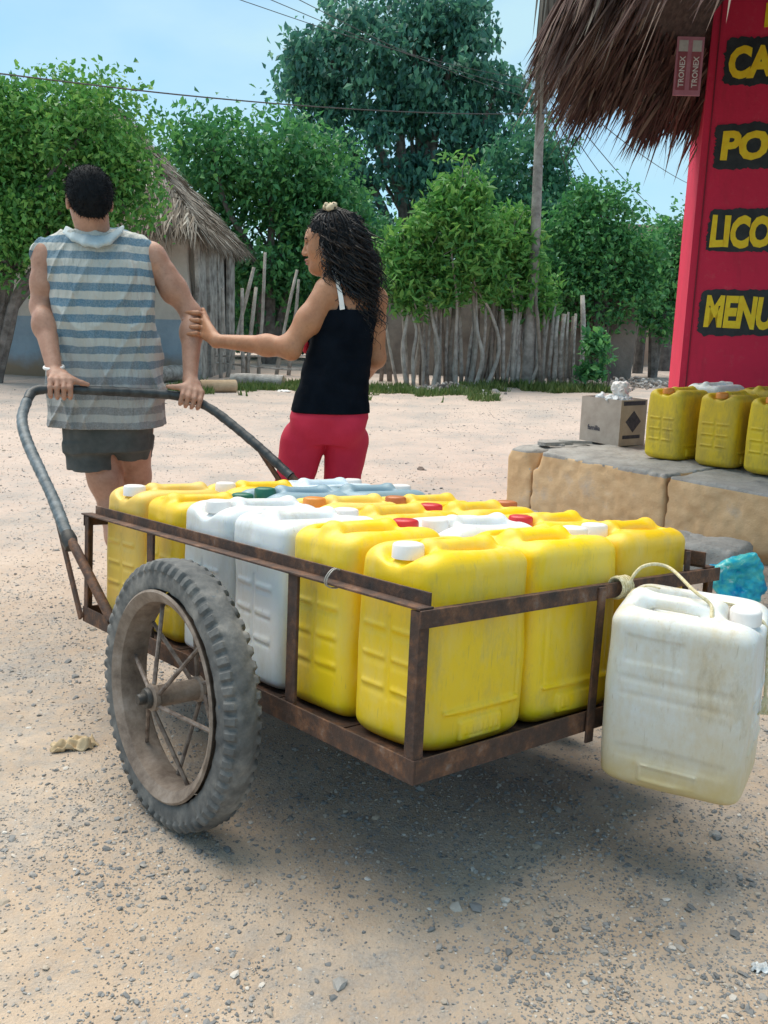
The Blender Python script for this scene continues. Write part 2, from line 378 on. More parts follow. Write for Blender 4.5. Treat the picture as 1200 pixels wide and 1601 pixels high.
# ground -------------------------------------------------------------------
m = NM('dirt_road'); pos = m.n('ShaderNodeNewGeometry').outputs['Position']
n1 = m.noise(.55, 6, .6, vec=pos); n2 = m.noise(3.1, 6, .65, vec=pos); n3 = m.noise(26, 6, .7, vec=pos); n4 = m.noise(120, 4, .7, vec=pos); n5 = m.noise(1.3, 5, .6, vec=pos)
c = m.ramp(n2, [(.3, (.40, .295, .21)), (.5, (.50, .385, .285)), (.7, (.58, .47, .37))])
y = m.n('ShaderNodeSeparateXYZ', {0: pos}).outputs[1]
c = m.mix(m.ramp(m.math('ADD', m.math('MULTIPLY', y, .12), m.math('MULTIPLY', n1, .5)), [(.5, 0.), (.95, .85)]), c, m.ramp(n3, [(.35, (.47, .365, .31)), (.6, (.59, .475, .415))]))
gr = m.ramp(m.math('ADD', m.math('MULTIPLY', n5, .55), m.math('MULTIPLY', n3, .45)), [(.47, 0.), (.61, .75)])
c = m.mix(gr, c, m.ramp(n4, [(.35, (.20, .19, .18)), (.6, (.38, .36, .34))]))
c = m.mix(m.ramp(n4, [(.60, 0.), (.72, .6)]), c, (.17, .15, .135))
c = m.mix(m.ramp(n4, [(.26, .5), (.36, 0.)]), c, (.62, .55, .48))
m.col(c).p(Roughness=.95); m.bump(m.math('ADD', m.math('MULTIPLY', n3, .7), n4), .6, .014); M['ground'] = m.m
m = NM('gravel_stone'); ri = m.n('ShaderNodeNewGeometry').outputs['Random Per Island']
m.col(m.ramp(ri, [(0., (.15, .15, .15)), (.45, (.25, .245, .24)), (.7, (.35, .32, .29)), (.88, (.42, .34, .26)), (1., (.60, .57, .53))])).p(Roughness=.9); M['stone'] = m.m
M['boulder'] = simple('brown_rock', (.12, .09, .075), (.25, .2, .17), 20, .9, .5, 60)
# vegetation ---------------------------------------------------------------
def leafmat(name, stops, trans=.34):
    m = NM(name); ri = m.n('ShaderNodeNewGeometry').outputs['Random Per Island']
    big = m.noise(2.2, 4, .65)
    f = m.math('ADD', m.math('MULTIPLY', ri, .5), m.math('MULTIPLY', big, .5)); c = m.ramp(f, stops); m.col(c).p(Roughness=.5)
    tr = m.n('ShaderNodeBsdfTranslucent', {'Color': c}); mxs = m.n('ShaderNodeMixShader', {0: trans, 1: m.b.outputs[0], 2: tr.outputs[0]})
    m.t.links.new(mxs.outputs[0], m.out.inputs[0]); return m.m
M['leaf_dark'] = leafmat('dark_mango_leaf', [(.15, (0.031, 0.110, 0.100)), (.5, (0.071, 0.229, 0.173)), (.8, (0.155, 0.389, 0.217)), (.95, (0.413, 0.631, 0.360))])
M['leaf_mid'] = leafmat('mid_green_leaf', [(.15, (0.036, 0.140, 0.062)), (.5, (0.081, 0.281, 0.096)), (.8, (0.185, 0.456, 0.120)), (.95, (0.406, 0.560, 0.191))])
M['leaf_bright'] = leafmat('bright_green_leaf', [(.15, (0.045, 0.166, 0.043)), (.5, (0.115, 0.331, 0.070)), (.8, (0.255, 0.462, 0.106)), (.95, (0.336, 0.462, 0.167))], .38)
M['leaf_teal'] = leafmat('teal_green_leaf', [(.15, (0.030, 0.123, 0.088)), (.5, (0.065, 0.241, 0.137)), (.8, (0.164, 0.412, 0.174)), (.95, (0.364, 0.575, 0.296))])
M['bark'] = simple('grey_bark', (.10, .085, .075), (.24, .21, .19), 7, .95, .7, 30, bdist=.03)
M['plank_pale'] = simple('whitewashed_plank', (.20, .18, .165), (.56, .53, .49), 5, .95, .6, 30, bdist=.03)
M['bark_pale'] = simple('pale_bark', (.26, .23, .20), (.48, .44, .40), 6, .95, .6, 30, bdist=.03)
M['grass'] = leafmat('verge_grass', [(.1, (.05, .10, .02)), (.5, (.10, .17, .04)), (.9, (.24, .26, .10))], .3)
# people -------------------------------------------------------------------
def skin(name, c1, c2):
    m = NM(name); m.col(m.mix(m.ramp(m.noise(90, 3, .6), [(.5, 0.), (.75, .3)]), m.ramp(m.noise(14, 6, .65), [(.32, c1), (.68, c2)]), tuple(x*.62 for x in c1))).p(Roughness=.52)
    m.b.inputs['Subsurface Weight'].default_value = .12; m.b.inputs['Subsurface Radius'].default_value = (.012, .005, .003)
    m.bump(m.noise(160, 3), .12, .002); return m.m
M['skin_m'] = skin('tanned_skin', (.37, .18, .115), (.52, .29, .205)); M['skin_w'] = skin('brown_skin', (.36, .155, .078), (.48, .23, .125))
M['hair'] = simple('black_hair', (.005, .006, .008), (.011, .013, .016), 40, .75); M['hair'].node_tree.nodes['Principled BSDF'].inputs['Specular IOR Level'].default_value = .15
m = NM('curly_hair'); ri = m.n('ShaderNodeNewGeometry').outputs['Random Per Island']
m.col(m.ramp(ri, [(0., (.004, .006, .009)), (.7, (.012, .013, .016)), (1., (.045, .030, .024))])).p(Roughness=.5); m.b.inputs['Specular IOR Level'].default_value = .3; M['curls'] = m.m
# ================================================================== THE SETTING
# cart frame (solved from the photograph): origin = near lower corner, u = along the left side, v = along the rear, w = up
cO = A([.0637, 1.4947, .3479])
cu = A([-.65475364, .75291485, -.06645976]); cv = A([.75556318, .64958715, -.08462165]); cw = np.cross(cu, cv); cw = cw if cw[2] > 0 else -cw
def CT(a, b, c): return cO+a*cu+b*cv+c*cw
WA, WOFF, WR = .7033, .086, .309                       # axle place, wheel mid-plane outside the frame, tyre radius
def wheel_c(side): return CT(WA, -WOFF if side < 0 else 1.0038+WOFF, 0)
_rw = wheel_c(1)
def ground_z(x, y):
    x, y = np.asarray(x, float), np.asarray(y, float)
    z = .016*vnoise(x*.9+3, y*.9)+.007*vnoise(x*3.1, y*3.1+5)+.003*vnoise(x*9, y*9)
    near = np.clip((np.hypot(x, y)-1)/30, 0, 1)
    z = z*(1+near*1.5)
    dip = (_rw[2]-WR*.995)*np.exp(-((x-_rw[0])**2+(y-_rw[1])**2)/.45**2)
    for (a, b, r) in [(*wheel_c(-1)[:2], .3), (-1.08, 3.68, .55), (-.24, 3.62, .5), (2.2, 5.2, 1.6)]:
        z = z*(1-np.exp(-(((x-a)**2+(y-b)**2)/r**2)**2))
    return z+dip
t = np.linspace(-1, 1, 361); gx = np.sinh(t*5.2)/np.sinh(5.2)*260; t2 = np.linspace(0, 1, 401)
gy_ = np.sinh(t2*5.6)/np.sinh(5.6)*420-1.2
X, Y = np.meshgrid(gx, gy_, indexing='ij'); nx, ny = X.shape
V = np.stack([X, Y, ground_z(X, Y)], -1).reshape(-1, 3); I = np.arange(nx*ny).reshape(nx, ny)
Fq = np.stack([I[:-1, :-1], I[1:, :-1], I[1:, 1:], I[:-1, 1:]], -1).reshape(-1, 4)
tag(link('ground', mesh_from('ground', V, Fq), M['ground']), kind='structure', label='dusty tan dirt road with grey gravel patches')
# ---- gravel
ph = (1+5**.5)/2
ICO = A([(-1, ph, 0), (1, ph, 0), (-1, -ph, 0), (1, -ph, 0), (0, -1, ph), (0, 1, ph), (0, -1, -ph), (0, 1, -ph), (ph, 0, -1), (ph, 0, 1), (-ph, 0, -1), (-ph, 0, 1)])/sqrt(1+ph*ph)
ICF = A([(0, 11, 5), (0, 5, 1), (0, 1, 7), (0, 7, 10), (0, 10, 11), (1, 5, 9), (5, 11, 4), (11, 10, 2), (10, 7, 6), (7, 1, 8), (3, 9, 4), (3, 4, 2), (3, 2, 6), (3, 6, 8), (3, 8, 9), (4, 9, 5), (2, 4, 11), (6, 2, 10), (8, 6, 7), (9, 8, 1)])
def rot_rand(n, g=rng):
    q = g.normal(size=(n, 4)); q /= np.linalg.norm(q, axis=1)[:, None]; w, x, y, z = q.T
    return np.stack([1-2*(y*y+z*z), 2*(x*y-z*w), 2*(x*z+y*w), 2*(x*y+z*w), 1-2*(x*x+z*z), 2*(y*z-x*w), 2*(x*z-y*w), 2*(y*z+x*w), 1-2*(x*x+y*y)], -1).reshape(n, 3, 3)
def stones(P, S, flat=.6, g=rng):
    n = len(P); J = ICO[None]*(1+g.uniform(-.32, .32, (n, 12, 1)))
    sc = S[:, None]*np.stack([g.uniform(.7, 1.25, n), g.uniform(.6, 1.1, n), g.uniform(.4, .9, n)], -1)
    Vv = np.einsum('nij,nkj->nki', rot_rand(n, g), J*sc[:, None, :]); Vv[..., 2] *= flat
    Vv += P[:, None, :]
    return Vv.reshape(-1, 3), (ICF[None]+12*np.arange(n)[:, None, None]).reshape(-1, 3)
N = 95000
r = .9*np.exp(rng.uniform(0, 1, N)*np.log(14/.9)); th = rng.uniform(-.62, .62, N); sx, sy = r*np.sin(th), r*np.cos(th)
dens = vnoise(sx*1.3, sy*1.3, 3)*.5+vnoise(sx*3.5, sy*3.5, 8)*.35+.10*(np.abs(sx+.3)-.5)+.08
keep = (rng.uniform(-.45, .55, N) < dens); keep &= ~((sx > 1.0) & (sy > 5.6-1.2*(sx-.95)) & (sy < 8))
sx, sy, r = sx[keep], sy[keep], r[keep]
S = .0029*(1+rng.pareto(3.4, len(sx))*.8)*np.clip(.75+r*.07, .8, 1.5); S = np.clip(S, .002, .015)
n2 = 56000; r2 = 1.0*np.exp(rng.uniform(0, 1, n2)*np.log(4.2)); t2_ = rng.uniform(-.60, .60, n2); x2, y2 = r2*np.sin(t2_), r2*np.cos(t2_)
k2 = rng.uniform(-.5, .6, n2) < vnoise(x2*2.1+7, y2*2.1, 5)*.7+vnoise(x2*6, y2*6, 1)*.3-.02; x2, y2 = x2[k2], y2[k2]
sx, sy = np.concatenate([sx, x2]), np.concatenate([sy, y2]); S = np.concatenate([S, np.clip(.0020*(1+rng.pareto(3.0, len(x2))*.9), .0015, .009)])
V, Fc = stones(np.stack([sx, sy, ground_z(sx, sy)+S*.12], -1), S)
tag(link('gravel', mesh_from('gravel', V, Fc, False), M['stone']), 'loose grey gravel scattered over the dirt road', 'gravel', kind='stuff')
# ---- masonry ledge
zt = .373
P0 = GZ(795, 697, zt)[:2]; P1 = GZ(1060, 745, zt)[:2]; ed = unit(P1-P0); en = A([-ed[1], ed[0]]); en = en if en[1] > 0 else -en
Ml = A([[ed[0], ed[1], 0], [en[0], en[1], 0], [0, 0, 1]])
ledge = thing('masonry_ledge', 'cracked ochre plastered ledge with worn cement top along the red wall', 'ledge', (P0[0], P0[1], 0))
l1 = (GZ(853, 702, zt)[:2]-P0)@ed; l2 = (GZ(1052, 740, zt)[:2]-P0)@ed
def ledge_block(a, b, d0, d1, h0, h1, seed, name='ledge_block', chip=()):
    lo, hi = A([a-.05, d0-.05, -.12]), A([b+.05, d1+.05, max(h0, h1)+.06])
    s = SDF(lo, hi, .014)
    s.box(((a+b)/2, (d0+d1)/2, h0/2-.04), ((b-a)/2, (d1-d0)/2, h0/2+.04), .008)
    for (c, rr) in chip: s.ell(c, rr, k=.03, sub=True)
    s.noise(.010, 6, seed); s.noise(.007, 28, seed+3)
    V, Q = s.mesh(); me = mesh_from(name, V@Ml, Q); me.materials.append(M['cement']); me.materials.append(M['ochre'])
    nz_ = np.zeros(len(me.polygons)*3); me.polygons.foreach_get('normal', nz_); ce = np.zeros(len(me.polygons)*3); me.polygons.foreach_get('center', ce)
    me.polygons.foreach_set('material_index', ((nz_.reshape(-1, 3)[:, 2] < .5) & (ce.reshape(-1, 3)[:, 2] < h0-.018)).astype(np.int32))
    return link(name, me, None, ledge)
ledge_block(0, l1-.012, 0, 1.1, .366, .366, 1.3, chip=[((l1, -.01, .37), (.05, .08, .12)), ((0, 0, .37), (.03, .05, .05))])
ledge_block(l1+.006, l2-.004, 0, 1.75, zt, zt, 5.1, chip=[((l1, .02, .36), (.06, .08, .10)), ((l2, 0, .0), (.1, .08, .05))])
ledge_block(l2+.006, l2+2.6, .012, 2.3, zt-.006, zt, 9.7, chip=[((l2+.75, -.02, -.02), (.3, .1, .10))])
for i in range(16):                                    # broken cement flakes by the box
    px, py = rng.uniform(815, 905), rng.uniform(668, 700); c = GZ(px, py, zt); q = (c[:2]-P0)
    if q@en < .05 or q@en > 1.05 or q@ed < .02: continue
    n = 6; aa = np.sort(rng.uniform(0, 2*pi, n)); rr = rng.uniform(.03, .09); hh = rng.uniform(.008, .022)
    pts = A([[c[0]+rr*cos(t)*1.4, c[1]+rr*sin(t), 0] for t in aa]); z0 = zt+.003+rng.uniform(0, .012)
    b = MB(); b.add(np.vstack([pts+[0, 0, z0], pts*1.0+[0, 0, z0+hh]]), [list(range(n))[::-1], list(range(n, 2*n))]+[[k, (k+1) % n, n+(k+1) % n, n+k] for k in range(n)])
    b.build('cement_flake', M['cement'], ledge, origin=(P0[0], P0[1], 0))
# ---- stone step in front of the ledge
c = GZ(1098, 893); st = thing('stone_step', 'rough grey stone block at the foot of the ochre ledge', 'stone block', (c[0], c[1], 0))
s = SDF((-.3, -.22, -.06), (.3, .25, .25), .012); s.box((0, .03, .05), (.19, .13, .095), .03, M=A([[.77, -.63, 0], [.63, .77, 0], [0, 0, 1]])).noise(.02, 8, 2).noise(.006, 35, 5); s.build('block', M['cement'], st)
# ---- red kiosk
wd = unit(A([1, -.27, 0])); wn_ = A([-wd[1]*-1, 0, 0]); wn_ = unit(np.cross(wd, A([0, 0, 1]))); wn_ = wn_ if wn_[1] < 0 else -wn_   # towards the road
W0 = G(1062, 592, 6.2); W0[2] = 0
kiosk = thing('roadside_kiosk', 'red painted kiosk wall with yellow lettering under a shaggy palm thatch roof', 'kiosk', (W0[0], W0[1], 0))
def wall_hit(x, y, off=0.):
    d = ray(x, y); t = ((W0-cC)@wn_+off)/(d@wn_); return cC+d*t
SD = G(1043, 592, 7.25); SD[2] = 0                       # far end of the side wall
def wpt(a, b, z): return W0+wd*a-wn_*b+A([0, 0, z])
s = MB(); s.hull6([wpt(0, 0, .36)-W0, wpt(3.2, 0, .36)-W0, wpt(3.2, .15, .36)-W0, wpt(0, .15, .36)-W0, wpt(0, 0, 3.6)-W0, wpt(3.2, 0, 3.6)-W0, wpt(3.2, .15, 3.6)-W0, wpt(0, .15, 3.6)-W0])
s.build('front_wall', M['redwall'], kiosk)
sdv = unit(SD-W0); sn = A([sdv[1], -sdv[0], 0]); q0 = W0+wd*.012-wn_*.153; q1 = SD+wd*.012
s = MB(); s.hull6([q0-W0+[0, 0, .36], q0+wd*.14-W0+[0, 0, .36], q1+wd*.14-W0+[0, 0, .36], q1-W0+[0, 0, .36], q0-W0+[0, 0, 3.3], q0+wd*.14-W0+[0, 0, 3.3], q1+wd*.14-W0+[0, 0, 3.0], q1-W0+[0, 0, 3.0]])
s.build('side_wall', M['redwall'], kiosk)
s = MB(); s.bar(wpt(.045, -.004, .37)-W0, wpt(.045, -.004, 3.55)-W0, wd, wn_, .004, .003); s.build('corner_bead', simple('dark_red_bead', (.16, .006, .02), (.24, .01, .03), 20), kiosk)
Rw = Matrix(((wd[0], 0, wn_[0]), (wd[1], 0, wn_[1]), (0, 1, 0)))
def text_mesh(txt, bold=.0, extrude=.0, shear=0.):
    cu_ = bpy.data.curves.new('t', 'FONT'); cu_.body = txt; cu_.offset = bold; cu_.extrude = extrude; cu_.shear = shear; cu_.resolution_u = 3
    o = bpy.data.objects.new('t', cu_); COL.objects.link(o); dg = bpy.context.evaluated_depsgraph_get(); dg.update()
    me = bpy.data.meshes.new_from_object(o.evaluated_get(dg)); bpy.data.objects.remove(o); me.materials.clear()
    V = np.zeros(len(me.vertices)*3); me.vertices.foreach_get('co', V); return me, V.reshape(-1, 3)
def sign(txt, x0, x1, ytop, ybot, bx0, by0, by1, bx1=1260):
    me, V = text_mesh(txt, .05, .002, .04)
    lo, hi = V.min(0), V.max(0); pa, pb = wall_hit(x0, ybot), wall_hit(x1, ybot); pt = wall_hit(x0, ytop)
    w_, h_ = (pb-pa)@wd, pt[2]-pa[2]
    V[:, 0] = (V[:, 0]-lo[0])/(hi[0]-lo[0])*w_; V[:, 1] = (V[:, 1]-lo[1])/(hi[1]-lo[1])*h_
    V[:, 1] += .006*vnoise(V[:, 0]*12, V[:, 1]*12, x0); V[:, 0] += .006*vnoise(V[:, 0]*12, V[:, 1]*12, x0+9)
    V[:, 2] = (V[:, 2] > 0)*.002
    Wv = pa-W0+wn_*.009+V[:, :1]*wd+V[:, 1:2]*A([0, 0, 1.])+V[:, 2:3]*wn_
    me.vertices.foreach_set('co', Wv.ravel()); me.update(); lme = me
    a, b_ = wall_hit(bx0, by1), wall_hit(bx1, by1); t_ = wall_hit(bx0, by0); ww, hh = (b_-a)@wd, t_[2]-a[2]; n = 140; P = []; cr = .35*hh
    for i in range(n):                                   # rounded, hand-brushed outline
        s_ = i/n*4; 
        th_ = 2*pi*i/n; ex = 12.
        cx_, cy_ = cos(th_), sin(th_); k_ = (abs(cx_)**ex+abs(cy_)**ex)**(-1/ex)
        P.append(((.5+.5*cx_*k_)*ww+rng.normal()*.0035+.006*vnoise(i*.3, x0), (.5+.5*cy_*k_)*hh+rng.normal()*.0035+.008*vnoise(i*.3, x0+50)))
    P = A(P); bb = MB(); f3 = lambda off: a-W0+wn_*off+P[:, :1]*wd+P[:, 1:2]*A([0, 0, 1.])
    bb.add(np.vstack([f3(-.004), f3(.005)]), [list(range(n, 2*n))]+[[k, (k+1) % n, n+(k+1) % n, n+k] for k in range(n)])
    link('lettering', lme, M['letter_yellow'], bb.build('sign_panel', M['letter_black'], kiosk))
sign('CA', 1136, 1206, 74, 124, 1129, 60, 134); sign('PO', 1124, 1200, 205, 252, 1113, 194, 264)
sign('LICO', 1107, 1206, 336, 388, 1103, 326, 394); sign('MENU', 1099, 1208, 462, 513, 1089, 452, 523)
me, V = text_mesh('I', .03, .002); lo, hi = V.min(0), V.max(0); pa = wall_hit(1194, 43); pt = wall_hit(1194, 5)
V[:, 0] = (V[:, 0]-lo[0])/(hi[0]-lo[0])*.05; V[:, 1] = (V[:, 1]-lo[1])/(hi[1]-lo[1])*(pt-pa)[2]; V[:, 2] = (V[:, 2] > 0)*.002
me.vertices.foreach_set('co', (pa-W0+wn_*.004+V[:, :1]*wd+V[:, 1:2]*A([0, 0, 1.])+V[:, 2:3]*wn_).ravel()); me.update(); link('lettering', me, M['letter_yellow'], kiosk)
# thatch cone
RC, RR, RZ, RS = A([3.05, 4.7]), 2.24, 2.56, 1.55
def cone(phi, rad, off=0.):
    n = A([np.cos(phi)*RS, np.sin(phi)*RS, np.ones_like(phi)]).T/sqrt(1+RS*RS)
    p = np.stack([RC[0]+rad*np.cos(phi), RC[1]+rad*np.sin(phi), RZ+(RR-rad)*RS+0*phi], -1); return p+n*np.asarray(off)[..., None] if np.ndim(off) else p+n*off
prof_n = 72; s = MB(); V = []
for k in range(prof_n):
    ph_ = A([2*pi*k/prof_n])
    for rad, off in ((RR-.05, .06), (.05, .06), (.05, -.06), (RR-.05, -.06)): V.append(cone(ph_, rad, off)[0]-W0)
s.add(V, [[k*4+i, k*4+(i+1) % 4, ((k+1) % prof_n)*4+(i+1) % 4, ((k+1) % prof_n)*4+i] for k in range(prof_n) for i in (0, 1, 2, 3)])
s.build('roof_core', M['thatch_core'], kiosk)
def blades(root, d, side, length, width, curl=None):
    # 3-segment tapering palm blades: arrays (n,3)
    n = len(root); L_ = length[:, None]; w = width[:, None]*side; cvec = np.zeros((n, 3)) if curl is None else curl
    m1 = root+d*L_*.5+cvec*.3*L_; tip = root+d*L_+cvec*L_
    V = np.stack([root-w, root+w, m1-w*.85, m1+w*.85, tip], 1).reshape(-1, 3); k = 5*np.arange(n)[:, None]
    F4 = np.stack([k+0, k+1, k+3, k+2], -1).reshape(-1, 4).tolist(); F3 = np.stack([k+2, k+3, k+4], -1).reshape(-1, 3).tolist()
    return V, F4+F3
def thatch(n, phi, rad, off, ln, wdt, dn=0., jit=.25, g=rng):
    p = cone(phi, rad, off); rd = np.stack([np.cos(phi), np.sin(phi), np.zeros(n)], -1); tg = np.stack([-np.sin(phi), np.cos(phi), np.zeros(n)], -1)
    dsl = rd/sqrt(1+RS*RS)+A([0, 0, -RS])/sqrt(1+RS*RS)
    d = dsl+tg*g.normal(0, jit, (n, 1))+g.normal(0, .08, (n, 3))+A([0, 0, -1.])*np.asarray(dn).reshape(-1, 1); d /= np.linalg.norm(d, axis=1)[:, None]
    sd = np.cross(d, g.normal(size=(n, 3))+rd*2); sd /= np.linalg.norm(sd, axis=1)[:, None]
    return blades(p, d, sd, ln, wdt, A([0, 0, -.18])*g.uniform(0, 1, (n, 1)))
n = 14000; ph1 = rng.uniform(1.1, 3.75, n); rd_ = RR-rng.power(1.3, n)*2.0; kp = ~((np.abs(ph1-2.28) < .42) & (rd_ > 1.1) & (rd_ < 2.0)); ph1, rd_ = ph1[kp], rd_[kp]; n = len(ph1); sV, sF = thatch(n, ph1, rd_, rng.uniform(-.13, -.05, n), rng.uniform(.25, .55, n), rng.uniform(.004, .012, n))
s = MB(); s.add(sV-W0, sF); tag(s.build('underside_fronds', M['thatch_shaded'], kiosk, fix=False), kind='stuff')
n = 9000; ph1 = rng.uniform(1.1, 3.42, n); clump = .10*vnoise(ph1*9, 0)+.12*vnoise(ph1*3, 7)+.05*vnoise(ph1*30, 2)
sV, sF = thatch(n, ph1, RR-rng.uniform(.0, .25, n), rng.uniform(-.10, .09, n), np.clip(rng.uniform(.13, .25, n)+clump*1.5, .06, .7), rng.uniform(.005, .014, n), rng.uniform(.1, .5, n), .22)
s = MB(); s.add(sV-W0, sF); tag(s.build('eave_fringe', M['thatch_shaded'], kiosk, fix=False), kind='stuff')
n = 4500; ph1 = rng.uniform(0, 2*pi, n); sV, sF = thatch(n, ph1, RR-rng.power(1.5, n)*2.2, rng.uniform(.06, .12, n), np.where(np.abs(ph1-4) < .7, .15, rng.uniform(.3, .6, n)), rng.uniform(.006, .016, n))
s = MB(); s.add(sV-W0, sF); tag(s.build('outer_fronds', M['thatch'], kiosk, fix=False), kind='stuff')
pe = G(858, 20, 4.9); n = 90; root = np.tile(pe-W0, (n, 1))+rng.normal(0, 1, (n, 3))*A([.018, .03, .12])+A([0, 0, .2]); dd = A([.0, 0, -1])+rng.normal(0, .05, (n, 3))
sV, sF = blades(root, dd, np.tile(A([1., 0, 0]), (n, 1))+rng.normal(0, .3, (n, 3)), rng.uniform(.3, .62, n), rng.uniform(.004, .010, n)); s = MB(); s.add(sV, sF); s.build('hanging_frond', M['thatch'], kiosk, fix=False)
# ---- battery poster
pc = G(1085, 150, 6.02); sgn = thing('battery_poster', 'faded pink TRONEX battery poster hung beside the red wall', 'poster', pc); 
pw, phh = .30, G(1085, 58, 6.02)[2]-pc[2]
pl, pr_ = G(1051, 150, 6.02)[0]-pc[0], G(1093, 150, 6.02)[0]-pc[0]
b = MB(); b.box((pl, -.006, 0), (pr_, .006, phh)); b.build('board', simple('faded_pink_print', (.45, .16, .22), (.55, .24, .30), 12, .6), sgn)
wb = (pr_-pl)/3.0
for i in range(2):
    x0 = pl+.012+i*(wb+.028)
    b = MB(); b.box((x0, -.0095, .03), (x0+wb, -.0062, phh-.085)); bpo = b.build('battery_print', simple('battery_maroon', (.30, .07, .09), (.36, .10, .12), 10, .6), sgn)
    b = MB(); b.box((x0, -.0095, phh-.083), (x0+wb, -.0062, phh-.02)); b.build('battery_terminal', simple('terminal_grey', (.45, .42, .40), (.6, .58, .55), 18, .6), sgn)
    me, V = text_mesh('TRONEX', .015, .001, .0); lo, hi = V.min(0), V.max(0)
    a_ = (V[:, 0]-lo[0])/(hi[0]-lo[0])*(phh-.155); b_ = (V[:, 1]-lo[1])/(hi[1]-lo[1])*wb*.62
    Wv = np.stack([x0+wb*.81-b_, np.full(len(V), -.0105)-.001*(V[:, 2] > 0), .045+a_], -1); me.vertices.foreach_set('co', Wv.ravel()); me.update(); link('lettering', me, M['cap_white'], bpo)
# ---- hut on the left
HX0, HX1, HY0, HY1, HZ = -7.4, -3.27, 15.5, 18.6, 2.55
hut = thing('adobe_hut', 'whitewashed adobe hut with blue lower band and grey palm thatch roof', 'hut', (HX1, HY0, 0))
ho = A([HX1, HY0, 0])
s = SDF((HX0-HX1-.2, -.2, -.2), (.25, .35, HZ+.2), .05); s.box(((HX0-HX1)/2-.02, .08, HZ/2-.06), ((HX1-HX0)/2-.02, .09, HZ/2+.05), .02).noise(.03, 1.5, 4); s.build('front_wall', M['adobe'], hut)
b = MB(); b.hull6([(.01, .2, -.05), (.13, HY1-HY0, -.05), (.03, HY1-HY0, -.05), (-.10, .2, -.05), (.01, .2, HZ), (.13, HY1-HY0, HZ), (.03, HY1-HY0, HZ), (-.10, .2, HZ)]); b.build('side_wall', M['adobe'], hut)
for i in range(4):                                       # upright weathered planks on the side wall
    yy = .30+i*.74; xx = .03+.10*yy/(HY1-HY0)+.05+rng.uniform(0, .03); hh = HZ-.05-rng.uniform(0, .15); lean = rng.normal(0, .02)
    b = MB(); b.bar((xx, yy, -.05), (xx+lean, yy+lean, hh), A([1, 0, 0]), A([0, 1, 0]), .03, rng.uniform(.30, .345)); b.build('plank', M['plank_pale'], hut)
ex0, ex1, ey0, ey1, ez = HX0-HX1-.6, .17, -.62, HY1-HY0+.6, 2.42
r0, r1, ry, rz = -3.4, -1.75, (ey0+ey1)/2, 4.6
b = MB(); e = [A([ex0, ey0, ez]), A([ex1, ey0, ez]), A([ex1, ey1, ez]), A([ex0, ey1, ez])]; q = [A([r0, ry, rz]), A([r1, ry, rz])]
b.add(e+q, [[0, 1, 5, 4], [1, 2, 5], [2, 3, 4, 5], [3, 0, 4], [3, 2, 1, 0]]); b.build('roof_core', M['thatch_core'], hut)
def slope_blades(a, b_, c, d, n, ln, wdt):                  # quad a-b eave, d-c ridge
    u_, v_ = rng.uniform(-.02, 1.02, n)[:, None], rng.power(.8, n)[:, None]*.99
    p = (a*(1-u_)+b_*u_)*(1-v_)+(d*(1-u_)+c*u_)*v_; dn = unit((a+b_)/2-(c+d)/2); nr = unit(np.cross(b_-a, d-a+(c-b_)*.5)); nr = nr if nr[2] > 0 else -nr
    dd = dn+rng.normal(0, .16, (n, 3))-nr*.04; dd /= np.linalg.norm(dd, axis=1)[:, None]; sd = np.cross(dd, nr+rng.normal(0, .35, (n, 3))); sd /= np.linalg.norm(sd, axis=1)[:, None]
    return blades(p+nr*rng.uniform(.02, .10, (n, 1)), dd, sd, rng.uniform(*ln, n), rng.uniform(*wdt, n), A([0, 0, -.12])*rng.uniform(0, 1, (n, 1)))
b = MB()
b.add(*slope_blades(e[0], e[1], q[1], q[0], 9500, (.25, .55), (.005, .017))); b.add(*slope_blades(e[1], e[2], q[1], q[1], 8500, (.25, .55), (.005, .017)))
n = 1600; u_ = rng.uniform(0, 1, (n, 1)); pa = np.where(rng.uniform(size=(n, 1)) < .5, e[0]*(1-u_)+e[1]*u_, e[1]*(1-u_)+e[2]*u_)+rng.normal(0, .05, (n, 3))
b.add(*blades(pa, unit(A([.25, -.1, -1]))+rng.normal(0, .15, (n, 3)), rng.normal(0, .7, (n, 3)), rng.uniform(.15, .4, n), rng.uniform(.006, .016, n)))
tag(b.build('thatch', M['thatch'], hut, fix=False), kind='stuff')
# ---- sticks
def stick_mesh(h, r, seed, n=6):
    g = np.random.default_rng(seed); zs = np.linspace(-.08, h, 5); P = np.stack([np.cumsum(g.normal(0, .018, 5)), np.cumsum(g.normal(0, .012, 5)), zs], -1)
    b = MB(); b.tube(P, r*np.linspace(1.1, .8, 5)*(1+g.normal(0, .08, 5)), n); V = np.concatenate(b.V); return mesh_from('stick', V, b.F, True)
STK = [stick_mesh(1.3, .035, i) for i in range(9)]
def fence(name, label, pts, spacing, mats, hr, part='pale', lean=.05, rs=(.7, 1.3)):
    pts = A(pts); f = thing(name, label, 'fence', (pts[0][0], pts[0][1], 0)); 
    for a, b_ in zip(pts[:-1], pts[1:]):
        Ln = np.linalg.norm(b_-a); k = max(2, int(Ln/spacing))
        for i in range(k):
            p = a+(b_-a)*(i+rng.uniform(.1, .9))/k; me = STK[rng.integers(9)].copy(); me.materials.append(mats[rng.integers(len(mats))])
            o = link(part, me, None, f); o.location = (p[0]-pts[0][0]+rng.normal(0, .02), p[1]-pts[0][1]+rng.normal(0, .04), 0)
            hs = rng.uniform(*hr)/1.3; rr = rng.uniform(*rs); o.scale = (rr, rr, hs); o.rotation_euler = (rng.normal(0, lean), rng.normal(0, lean), rng.uniform(0, 6))
    return f
def gp(x, y): return GZ(x, y)[:2]
